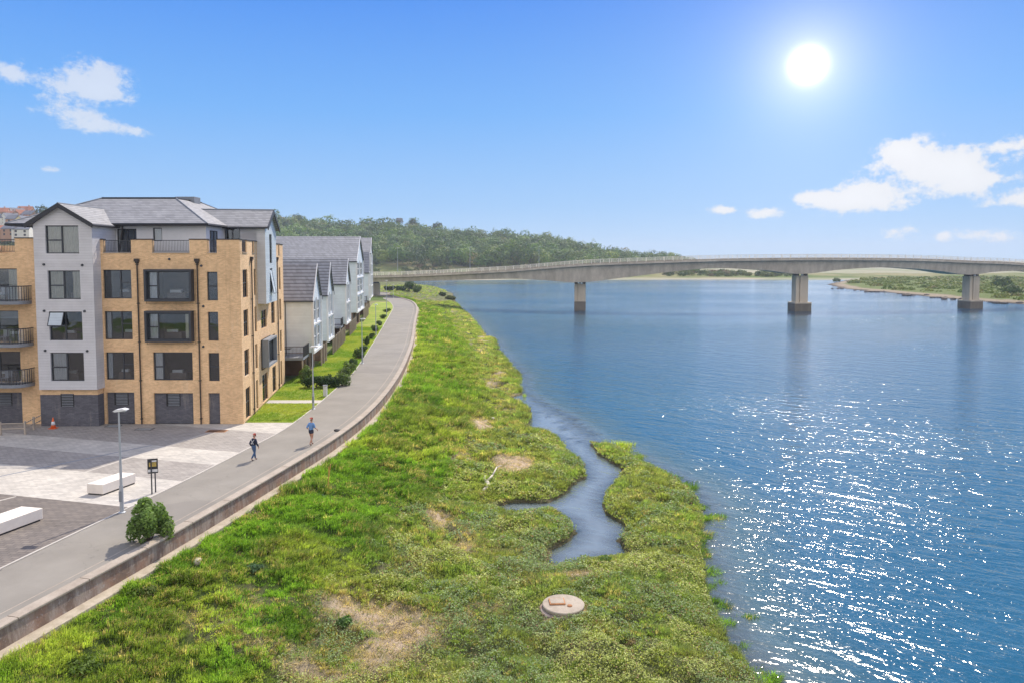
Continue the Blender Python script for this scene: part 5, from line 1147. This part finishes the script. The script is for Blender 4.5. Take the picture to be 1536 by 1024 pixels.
# single trees that stand out on the skyline
for px_, top_, R_, colr, lb in [(448, 322, 6, (.05, .085, .035), 'round tree standing out on the left end of the wooded skyline'), (600, 328, 4.5, (.13, .10, .05), 'reddish tree on the wooded skyline above the bridge end'), (620, 329, 4.5, (.05, .085, .035), 'dark tree right beside the reddish one on the skyline'), (657, 334, 5.5, (.05, .08, .035), 'flat topped dark tree on the skyline between the bridge end and the houses')]:
    d_ = RT; x_ = (px_-768)/1100*d_; zt_ = H+(390-top_)*d_/1100; e = empty('tree', (x_, d_, zt_-2*R_-3), lb, 'tree', 'trees on the skyline')
    V, Q, c = crowns(np.array([[x_, d_, zt_-R_]]), np.array([R_]), np.array([R_]), 420, .13, np.array([colr])); npmesh('crown', V, [Q], ['far_leaf'], c, parent=e); q = MB(); q.tube((x_, d_, zt_-2*R_-3), (x_, d_, zt_-R_), .5, .3, 'bark', 6); q.build('trunk', e)
# ------------------------------------------------------------------ island on the right
isl = [(1240, 426.5), (1262, 433), (1300, 437), (1340, 440), (1380, 444), (1430, 449), (1480, 453), (1536, 457.5), (1620, 468), (1800, 470), (2000, 440), (1800, 424), (1536, 418), (1420, 417.5), (1330, 418), (1270, 420.5)]
IP = [at(x, y, WZ).xy for x, y in isl]; ip2 = T2(IP)
xs = np.arange(140, 620, 3.0); ys = np.arange(190, 620, 3.0); X, Y, Fc = grid(xs, ys); ins = in_poly(X, Y, ip2); dd_ = dist_line(X, Y, ip2+[ip2[0]])
Zi = np.where(ins, WZ+np.clip(dd_*.07, 0, .5)+np.clip((dd_-8)*.06, 0, .7)+(fbm(X, Y, 8, 3)-.5)*.4, WZ-np.clip(dd_*.15, 0, 1.5)); keep = (Zi[Fc] > WZ-1.3).any(1)
icol = np.where((dd_ < 9)[:, None], np.array([.30, .25, .18]), np.array([.13, .17, .05])); icol = np.where((dd_ < 2.4)[:, None] | ~ins[:, None], np.array([.06, .05, .042]), icol)
ob = npmesh('island_ground', np.stack([X, Y, Zi], 1), [Fc[keep]], ['bank_soil'], icol, True); ob['kind'] = 'structure'
n = 4200; x = rng.uniform(140, 520, n); y = rng.uniform(200, 600, n); k = in_poly(x, y, ip2); dd_ = dist_line(x, y, ip2+[ip2[0]]); k &= (dd_ > 8+8*fbm(x, y, 15, 5)) & (fbm(x, y, 12, 9) > .38); x, y = x[k], y[k]
R = rng.uniform(1.0, 2.3, len(x)); palI = np.array([[.14, .19, .04], [.19, .22, .055], [.08, .13, .03], [.20, .19, .08]]); ci = rng.choice(4, len(x), p=[.42, .28, .2, .10])
V, Q, c = crowns(np.stack([x, y, np.full(len(x), WZ+.9)], 1), R*1.4, R*.75, 60, .2, palI[ci]); tag(npmesh('island_scrub', V, [Q], ['far_leaf'], c), kind='stuff')
for px_, y_, R_, lb in [(1502, 432, 4.2, 'tallest dark bush on the island right of the last pier'), (1518, 443, 3.2, 'dark bush near the island shore at the picture edge'), (1255, 424, 2.2, 'low bush on the tip of the island')]:
    p = at(px_, y_, WZ+1); e = empty('bush', p, lb, 'bush', 'bushes on the island'); V, Q, c = crowns(np.array([[p.x, p.y, p.z+R_*.5]]), np.array([R_]), np.array([R_*.8]), 420, .13, np.array([[.06, .11, .035]])); npmesh('foliage', V, [Q], ['far_leaf'], c, parent=e)
# rocks along the island shore
simple('rock', (.10, .085, .075), .9, .4)
for i, (px_, py_, s_) in enumerate([(1262, 433.5, 1.2), (1290, 436, .9), (1318, 438.6, 1.4), (1352, 441.5, 1.0), (1378, 444, 1.6), (1408, 447, 1.1), (1436, 449.6, 1.5), (1492, 454, 1.2), (1515, 456, 1.5)]):
    p = at(px_, py_, WZ); q = MB()
    for k in range(5): a = random.uniform(-4, 4)*s_; b = random.uniform(-1, 1); q.lathe((p.x+a, p.y+b+.6, WZ-.2), [(random.uniform(.5, 1.0)*s_, 0), (random.uniform(.4, .8)*s_, .45*s_), (.15, .62*s_)], 'rock', 7, .25)
    o_ = q.build('shore_rocks', None); tag(o_, kind='stuff')
# ------------------------------------------------------------------ hillside houses at the left
def cottage(x, y, z, w, dpt, h, rot, wallm, roofm, label):
    e = empty('hillside_house', (x, y, z), label, 'house', 'houses on the far hillside', rot); ORG[e.name] = Vector((0, 0, 0))
    q = MB(); q.box(-w/2, w/2, -dpt/2, dpt/2, -3, h, wallm); q.poly([(-w/2, -dpt/2, h), (-w/2, dpt/2, h), (-w/2, 0, h+w*.30)], wallm); q.poly([(w/2, -dpt/2, h), (w/2, dpt/2, h), (w/2, 0, h+w*.30)], wallm); q.build('wall', e)
    q = MB(); t = .25
    for s in (-1, 1): q.hexa([(-w/2-.3, s*(dpt/2+.4), h-.3), (w/2+.3, s*(dpt/2+.4), h-.3), (w/2+.3, 0, h+w*.30+.02), (-w/2-.3, 0, h+w*.30+.02), (-w/2-.3, s*(dpt/2+.4), h-.3+t), (w/2+.3, s*(dpt/2+.4), h-.3+t), (w/2+.3, 0, h+w*.30+t), (-w/2-.3, 0, h+w*.30+t)], roofm)
    r = q.build('roof', e); q = MB(); q.box(w*.2, w*.2+.9, -.5, .5, h+w*.2, h+w*.30+1.5, 'house_brown'); q.build('chimney', r)
    for k in (-1, 1):
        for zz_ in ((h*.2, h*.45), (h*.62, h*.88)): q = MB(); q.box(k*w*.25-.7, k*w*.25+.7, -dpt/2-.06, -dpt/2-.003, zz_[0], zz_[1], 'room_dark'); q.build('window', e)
hs = [(2, 322, 700, .3, 'house_brown', 'roof_red', 'brown red roofed house at the far left of the skyline'), (18, 327, 690, -.5, 'house_brown', 'roof_red', 'red roofed house on the skyline left of the white gable'), (26, 322, 720, 1.2, 'house_render', 'roof_slate', 'white gabled house on the hillside'), (36, 325, 705, .9, 'house_yellow', 'roof_red', 'yellow gabled house beside the white one'),
      (39, 319, 740, .2, 'house_brown', 'roof_red', 'red roofed house highest on the hillside'), (46, 326, 700, -.3, 'house_brown', 'roof_slate', 'brown house partly hidden by the bay roof'), (4, 332, 620, .2, 'house_render', 'roof_slate', 'pale house with blue grey roof at the left picture edge'), (16, 331, 620, 1.0, 'house_render', 'roof_slate', 'white house with its end wall facing the river'), (24, 334, 610, .1, 'house_brown', 'roof_slate', 'house with a broad dark roof in the middle of the hillside'),
      (38, 336, 600, 1.3, 'house_yellow', 'roof_slate', 'small cream house below the yellow one'), (8, 352, 540, .3, 'house_brown', 'roof_red', 'low red brown roof just above the left parapet'), (20, 350, 530, -.2, 'house_brown', 'roof_slate', 'grey roofed house with bright rooflights above the left parapet'), (34, 351, 530, .3, 'house_render', 'roof_slate', 'pale house with dark roof beside the rooflights'), (46, 350, 540, -.4, 'house_brown', 'roof_red', 'red brown roof touching the grey bay')]
for x_, y_, d_, rot, wm, rm, lb in hs:
    p = atY(x_, y_+6, d_); cottage(p.x, d_, p.z, 13 if d_ > 650 else 11, 9.5, 6.0, rot, wm, rm, lb)
# ground mound under the lower houses and hill greenery
xs = np.arange(-620, -215, 8.0); ys = np.arange(380, 860, 10.0); X, Y, Fc = grid(xs, ys); PXm = 768+X/Y*1100
mz = H+(390-np.interp(Y, [380, 430, 530, 620, 700, 760, 860], [422, 400, 362, 341, 331, 326, 330]))*Y/1100-2.5; mz = mz*sstep(130, 70, PXm)-(1-sstep(130, 70, PXm))*3
ob = npmesh('hillside', np.stack([X, Y, mz], 1), [Fc], ['far_ground'], None, True); ob['kind'] = 'structure'
n = 420; px = rng.uniform(-60, 75, n); d = rng.uniform(480, 780, n); z = H+(390-np.interp(d, [380, 430, 530, 620, 700, 760, 860], [422, 400, 362, 341, 331, 326, 330]))*d/1100-2.5
R = rng.uniform(1.6, 3.2, n); V, Q, c = crowns(np.stack([(px-768)/1100*d, d, z+R*.4], 1), R, R*.8, 90, .2, pal2[rng.choice(4, n, p=[.4, .3, .25, .05])]); tag(npmesh('hillside_scrub', V, [Q], ['far_leaf'], c), kind='stuff')
d_ = 660; p = atY(64, 318, d_); e = empty('tree', (p.x, d_, p.z-9), 'dark round tree rising behind the gable of the grey bay', 'tree', 'trees on the skyline'); V, Q, c = crowns(np.array([[p.x, d_, p.z]]), np.array([5.0]), np.array([6.0]), 420, .13, np.array([[.05, .085, .035]])); npmesh('crown', V, [Q], ['far_leaf'], c, parent=e); q = MB(); q.tube((p.x, d_, p.z-9), (p.x, d_, p.z), .5, .3, 'bark', 6); q.build('trunk', e)
# ------------------------------------------------------------------ people
def skin(name, chain, radii, edges, m, parent, sub=2):
    me = bpy.data.meshes.new(name); me.from_pydata([tuple(v) for v in chain], edges, []); ob = bpy.data.objects.new(name, me); C.objects.link(ob)
    md = ob.modifiers.new('s', 'SKIN'); ms = me.skin_vertices[0].data
    for i, r in enumerate(radii): r = r if isinstance(r, tuple) else (r, r); ms[i].radius = r; ms[i].use_root = (i == 0)
    md2 = ob.modifiers.new('u', 'SUBSURF'); md2.levels = sub; md2.render_levels = sub
    dg = bpy.context.evaluated_depsgraph_get(); nm = bpy.data.meshes.new_from_object(ob.evaluated_get(dg)); bpy.data.objects.remove(ob)
    for p_ in nm.polygons: p_.use_smooth = True
    nm.materials.clear(); nm.materials.append(M[m]); o2 = bpy.data.objects.new(name, nm); C.objects.link(o2); o2.parent = parent; return o2
def person(loc, rz, label, ht, legm, topm, shorts, cap, stride=.32, arm=.28, bend=.35, pack=False):
    e = empty('person', loc, label, 'person', None, rz); s = ht/1.75; v = lambda x, y, z: (x*s, y*s, z*s)
    J = {}; E = []; R = []; Vv = []
    def j(name, p, r, par=None): J[name] = len(Vv); Vv.append(v(*p)); R.append(tuple(q*s for q in r) if isinstance(r, tuple) else r*s); E.append((J[par], J[name])) if par else None
    j('pel', (0, 0, .95), (.135, .10)); j('wai', (0, .01, 1.10), (.125, .09), 'pel'); j('che', (0, .03, 1.30), (.15, .10), 'wai'); j('nb', (0, .035, 1.45), (.08, .07), 'che'); j('nk', (0, .045, 1.51), .052, 'nb'); j('jaw', (0, .07, 1.575), (.062, .07), 'nk'); j('hd', (0, .06, 1.655), (.077, .09), 'jaw'); j('top', (0, .05, 1.715), (.055, .065), 'hd')
    legs = {}
    for sd, sg, f in (('l', -1, stride), ('r', 1, -stride)):
        kz = .50+(.02 if f < 0 else .0); ky = f*.55+(.10 if f < 0 else .02)
        j('hip'+sd, (sg*.095, 0, .90), .085, 'pel'); j('th'+sd, (sg*.10, ky*.45, .72), .078, 'hip'+sd); j('kn'+sd, (sg*.10, ky, kz), .053, 'th'+sd); j('cf'+sd, (sg*.10, ky*.5+f*.4-(.06 if f < 0 else 0), .34), .052, 'kn'+sd)
        az = .09+(.10 if f < 0 else 0); j('an'+sd, (sg*.10, f*.9-(.08 if f < 0 else 0), az), .034, 'cf'+sd); j('he'+sd, (sg*.10, f*.9+.02-(.08 if f < 0 else 0), az-.045), .036, 'an'+sd); j('to'+sd, (sg*.11, f*.9+.15-(.08 if f < 0 else 0), .03), .03, 'he'+sd)
    for sd, sg, f in (('l', -1, -arm), ('r', 1, arm)):
        j('sh'+sd, (sg*.165, .03, 1.40), .058, 'che'); j('ua'+sd, (sg*.205, f*.25, 1.28), .048, 'sh'+sd); j('el'+sd, (sg*.235, f*.6-.03, 1.13), .038, 'ua'+sd)
        wy = f*.6+bend*.62; wz = 1.13-.24*(1-bend*.8); j('wr'+sd, (sg*.225, wy, wz), .024, 'el'+sd); dn = Vector((0, bend*.8, -(1-bend*.6))).normalized()
        pc = Vector((sg*.222, wy, wz))+dn*.05; j('pa'+sd, tuple(pc), (.036, .018), 'wr'+sd)
        for q, (o, ln_) in enumerate(((-.028, .062), (-.010, .074), (.009, .070), (.027, .056))):
            a = pc+dn*.035+Vector((-sg*.006, o, 0)); b_ = a+dn*ln_*.55+Vector((-sg*.010, 0, 0)); c_ = b_+dn*ln_*.35+Vector((-sg*.022, 0, 0))
            j(f'f{q}a'+sd, tuple(a), .010, 'pa'+sd); j(f'f{q}b'+sd, tuple(b_), .009, f'f{q}a'+sd); j(f'f{q}c'+sd, tuple(c_), .008, f'f{q}b'+sd)
        a = pc+Vector((-sg*.012, .032, 0)); j('t1'+sd, tuple(a), .011, 'pa'+sd); j('t2'+sd, tuple(a+dn*.03+Vector((-sg*.014, .014, 0))), .010, 't1'+sd)
    b = skin('body', Vv, R, E, 'skin', e)
    def garment(name, names, grow, m, ends={}):
        idx = {n_: i for i, n_ in enumerate(names)}; ev = [(idx[a_], idx[b_]) for a_, b_ in [(next(k for k in J if J[k] == e0), next(k for k in J if J[k] == e1)) for e0, e1 in E] if a_ in idx and b_ in idx]
        rr_ = []
        for n_ in names:
            r_ = R[J[n_]]; g = grow if n_ not in ends else ends[n_]; rr_.append(tuple(q+g*s for q in r_) if isinstance(r_, tuple) else r_+g*s)
        return skin(name, [Vv[J[n_]] for n_ in names], rr_, ev, m, e)
    garment('shirt', ['che', 'wai', 'pel', 'nb']+[a_+b_ for b_ in 'lr' for a_ in ('sh', 'ua', 'el')]+(['wrl', 'wrr'] if pack else []), .026, topm, {'pel': .034})
    if shorts: garment('shorts', ['wai', 'pel']+[a_+b_ for b_ in 'lr' for a_ in ('hip', 'th')], .018, legm)
    else: garment('trousers', ['wai', 'pel']+[a_+b_ for b_ in 'lr' for a_ in ('hip', 'th', 'kn', 'cf', 'an')], .014, legm)
    for b_ in 'lr': garment('shoe', ['he'+b_, 'to'+b_], .012, 'shoe')
    skin('cap', [v(0, .05, 1.69), v(0, .045, 1.735), v(0, .13, 1.70)], [(.086*s, .098*s), (.06*s, .07*s), (.06*s, .012*s)], [(0, 1), (0, 2)], cap, e)
    skin('hair', [v(0, .015, 1.66), v(0, 0, 1.60)], [(.078*s, .06*s), (.06*s, .04*s)], [(0, 1)], 'hair', e)
    q = MB()
    for sx_ in (-.028, .028): q.lathe(v(sx_, .145, 1.655), [(.008, -.005), (.008, .005)], 'rubber', 6)
    q.tube(v(0, .14, 1.65), v(0, .165, 1.625), .008, .013, 'skin', 6); q.tube(v(-.022, .142, 1.59), v(.022, .142, 1.59), .006, .006, 'red_cloth', 6); ORG[e.name] = Vector((0, 0, 0)); q.build('face', e)
    q = MB()
    for sx_ in (-.08, .08): q.tube(v(sx_, .055, 1.62), v(sx_, .05, 1.665), .016, .018, 'skin', 6)
    q.build('ear', e)
    if pack:
        q = MB()
        for sg in (-1, 1): q.tube(v(sg*.13, -.085, 1.40), v(-sg*.10, -.105, 1.12), .016, .016, 'white_cloth', 6)
        q.build('strap', e)
    return e
p = at(381, 690); person((p.x, p.y, 0), -.55, 'person walking away in dark navy jacket, blue jeans and red cap on the near path', 1.58, 'jeans', 'navy_cloth', False, 'red_cloth', .22, .15, .18, True)
p = at(467, 667); person((p.x, p.y, 0), -.30, 'person jogging in blue top, dark shorts and red cap by the wall', 1.74, 'dark_short', 'blue_cloth', True, 'red_cloth', .26, .16, .45)
# ------------------------------------------------------------------ sky and light
SAZ, SEL = math.radians(22), math.radians(47)
w = bpy.data.worlds.new('World'); bpy.context.scene.world = w; w.use_nodes = True; nt = w.node_tree; nt.nodes.clear()
W = NT.__new__(NT); W.t = nt; W.m = w; W.out = nt.nodes.new('ShaderNodeOutputWorld')
sk = W.n('TexSky', sky_type='NISHITA'); sk.sun_disc = False; sk.sun_elevation = SEL; sk.sun_rotation = SAZ; sk.altitude = 0; sk.air_density = 1.0; sk.dust_density = .6; sk.ozone_density = 2.5
tc = W.n('TexCoord').outputs['Generated']; sx = W.n('SeparateXYZ', {0: tc})
az = W.math('ARCTAN2', sx.outputs[0], sx.outputs[1]); el = W.math('ARCSINE', sx.outputs[2])
vec = W.n('CombineXYZ', {0: az, 1: el}).outputs[0]
n1 = W.noise(13, 7, .62, W.scalevec(vec, 1, 1.5, 1)); n2 = W.noise(42, 7, .7, W.scalevec(vec, 1, 1.25, 1))
def ang(px, py): x, y, z = ray(px, py); return math.atan2(x, y), math.asin(z/math.sqrt(x*x+y*y+z*z))
cl = [(1372, 248, 50, 24, 1.0), (1350, 222, 24, 13, .8), (1436, 256, 34, 20, .9), (1472, 270, 34, 18, .75), (1410, 284, 56, 12, .6), (1248, 304, 44, 13, 1.0), (1292, 288, 26, 15, .85), (1322, 306, 34, 13, .7), (1205, 297, 22, 8, .6), (1535, 216, 30, 16, .95), (1500, 222, 18, 7, .5), (1532, 298, 34, 10, .95), (1490, 306, 26, 6, .5), (1148, 319, 30, 8, 1.0), (1088, 315, 22, 6, .8),
      (1345, 352, 44, 10, .50), (1500, 352, 42, 11, .58), (1415, 357, 30, 7, .42), (130, 122, 44, 24, .80), (168, 140, 32, 15, .62), (92, 160, 38, 18, .60), (190, 194, 60, 8, .62), (132, 184, 34, 12, .50), (8, 106, 38, 16, .72), (45, 122, 30, 9, .50), (135, 251, 20, 6, .34), (75, 253, 22, 5, .30)]
dens = None; soft = None
for (x, y, rx, ry, k) in cl:
    a, e_ = ang(x, y); sxr, syr = rx/1100*math.cos(a)**1, ry/1100
    da = W.math('DIVIDE', W.math('SUBTRACT', az, a), sxr); de = W.math('DIVIDE', W.math('SUBTRACT', el, e_), syr)
    d2 = W.math('ADD', W.math('MULTIPLY', da, da), W.math('MULTIPLY', de, de)); v = W.math('MULTIPLY', W.math('EXPONENT', W.math('MULTIPLY', d2, -.9)), k)
    dens = v if dens is None else W.math('ADD', dens, v)
nn = W.math('ADD', W.math('MULTIPLY', n1, .70), W.math('MULTIPLY', n2, .60))
dn = W.math('ADD', dens, W.math('MULTIPLY', W.math('SUBTRACT', nn, .65), 3.0))
gate = W.maprange(dens, .04, .22)
side_ = W.maprange(az, -.2, .1, .72, 1.0)
cloud = W.math('MULTIPLY', W.math('MULTIPLY', side_, 1.0), W.math('MULTIPLY', W.n('MapRange', {0: dn, 1: .26, 2: .80}, interpolation_type='SMOOTHSTEP').outputs[0], gate))
# sun glow
a, e_ = ang(1212, 98); sd = (math.sin(a)*math.cos(e_), math.cos(a)*math.cos(e_), math.sin(e_))
dot = W.n('VectorMath', {0: tc, 1: sd}, operation='DOT_PRODUCT').outputs['Value']; dg_ = W.math('MULTIPLY', W.math('ARCCOSINE', W.math('MINIMUM', dot, 1.0)), 57.3)
core = W.math('EXPONENT', W.math('MULTIPLY', W.math('MULTIPLY', dg_, dg_), -1.6))
halo = W.math('EXPONENT', W.math('MULTIPLY', dg_, -.46)); halo2 = W.math('EXPONENT', W.math('MULTIPLY', dg_, -.10))
SKY_S = .15
hs_ = W.n('HueSaturation', {'Hue': .5, 'Saturation': .5, 'Value': 1.5, 'Color': sk.outputs[0]}).outputs[0]
EXPO = .8; K_ = 1/(SKY_S*2**EXPO)
grad = W.ramp(W.maprange(el, 0.0, .60), (0.0, S(188, 220, 250)), (.12, S(160, 204, 250)), (.32, S(120, 182, 250)), (.62, S(72, 142, 242)), (1.0, S(44, 108, 224)))
grad = W.n('VectorMath', {0: grad, 'Scale': K_}, operation='SCALE').outputs[0]
skyc = W.mix(W.maprange(el, .65, 1.1), grad, hs_)
CLR = K_*.93
shade_ = W.maprange(W.math('SUBTRACT', dn, W.math('MULTIPLY', n2, .8)), .2, 1.4, .93, 1.0)
cc_ = W.n('VectorMath', {0: (CLR*.97, CLR*.99, CLR*1.03), 'Scale': shade_}, operation='SCALE').outputs[0]
# unseen bright cloud sheet added behind the viewer to lighten the shaded fronts
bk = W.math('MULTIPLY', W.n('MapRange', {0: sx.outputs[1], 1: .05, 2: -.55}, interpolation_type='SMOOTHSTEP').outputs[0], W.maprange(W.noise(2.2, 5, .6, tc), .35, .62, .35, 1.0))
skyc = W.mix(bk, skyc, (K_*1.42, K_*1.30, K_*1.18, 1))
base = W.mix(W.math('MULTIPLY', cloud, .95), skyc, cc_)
hl = W.math('ADD', W.math('MULTIPLY', halo, K_*.75), W.math('ADD', W.math('MULTIPLY', halo2, K_*.15), W.math('MULTIPLY', core, K_*4)))
glow = W.n('VectorMath', {0: (1.18, 1.0, .86), 'Scale': hl}, operation='SCALE').outputs[0]
fin = W.n('VectorMath', {0: base, 1: glow}, operation='ADD').outputs[0]
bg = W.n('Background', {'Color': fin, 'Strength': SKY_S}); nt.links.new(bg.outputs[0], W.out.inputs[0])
sl = bpy.data.lights.new('sun', 'SUN'); sl.energy = 3.0; sl.angle = math.radians(.5); sl.color = (1, .89, .74)
so = bpy.data.objects.new('sun', sl); C.objects.link(so); so.rotation_euler = Vector((math.sin(SAZ)*math.cos(SEL), math.cos(SAZ)*math.cos(SEL), math.sin(SEL))).to_track_quat('Z', 'Y').to_euler()
sc_ = bpy.context.scene; sc_.view_settings.view_transform = 'Standard'; sc_.view_settings.look = 'None'; sc_.view_settings.gamma = 1; sc_.view_settings.exposure = .8
cy = sc_.cycles; cy.use_denoising = True; cy.max_bounces = 7; cy.transparent_max_bounces = 12; cy.diffuse_bounces = 3; cy.glossy_bounces = 3; cy.sample_clamp_direct = 0.0; cy.sample_clamp_indirect = 6
cy.caustics_reflective = False; cy.caustics_refractive = False
# ------------------------------------------------------------------ haze
t = NT('haze'); pv = t.n('VolumePrincipled', {'Color': (.80, .88, 1.0, 1), 'Density': .0002, 'Anisotropy': .2})
t.t.links.new(pv.outputs[0], t.out.inputs[1]); M['haze'] = t.m
hb = MB().box(-3200, 1900, -300, 3000, WZ-2.5, 75, 'haze').build('haze'); hb['kind'] = 'stuff'
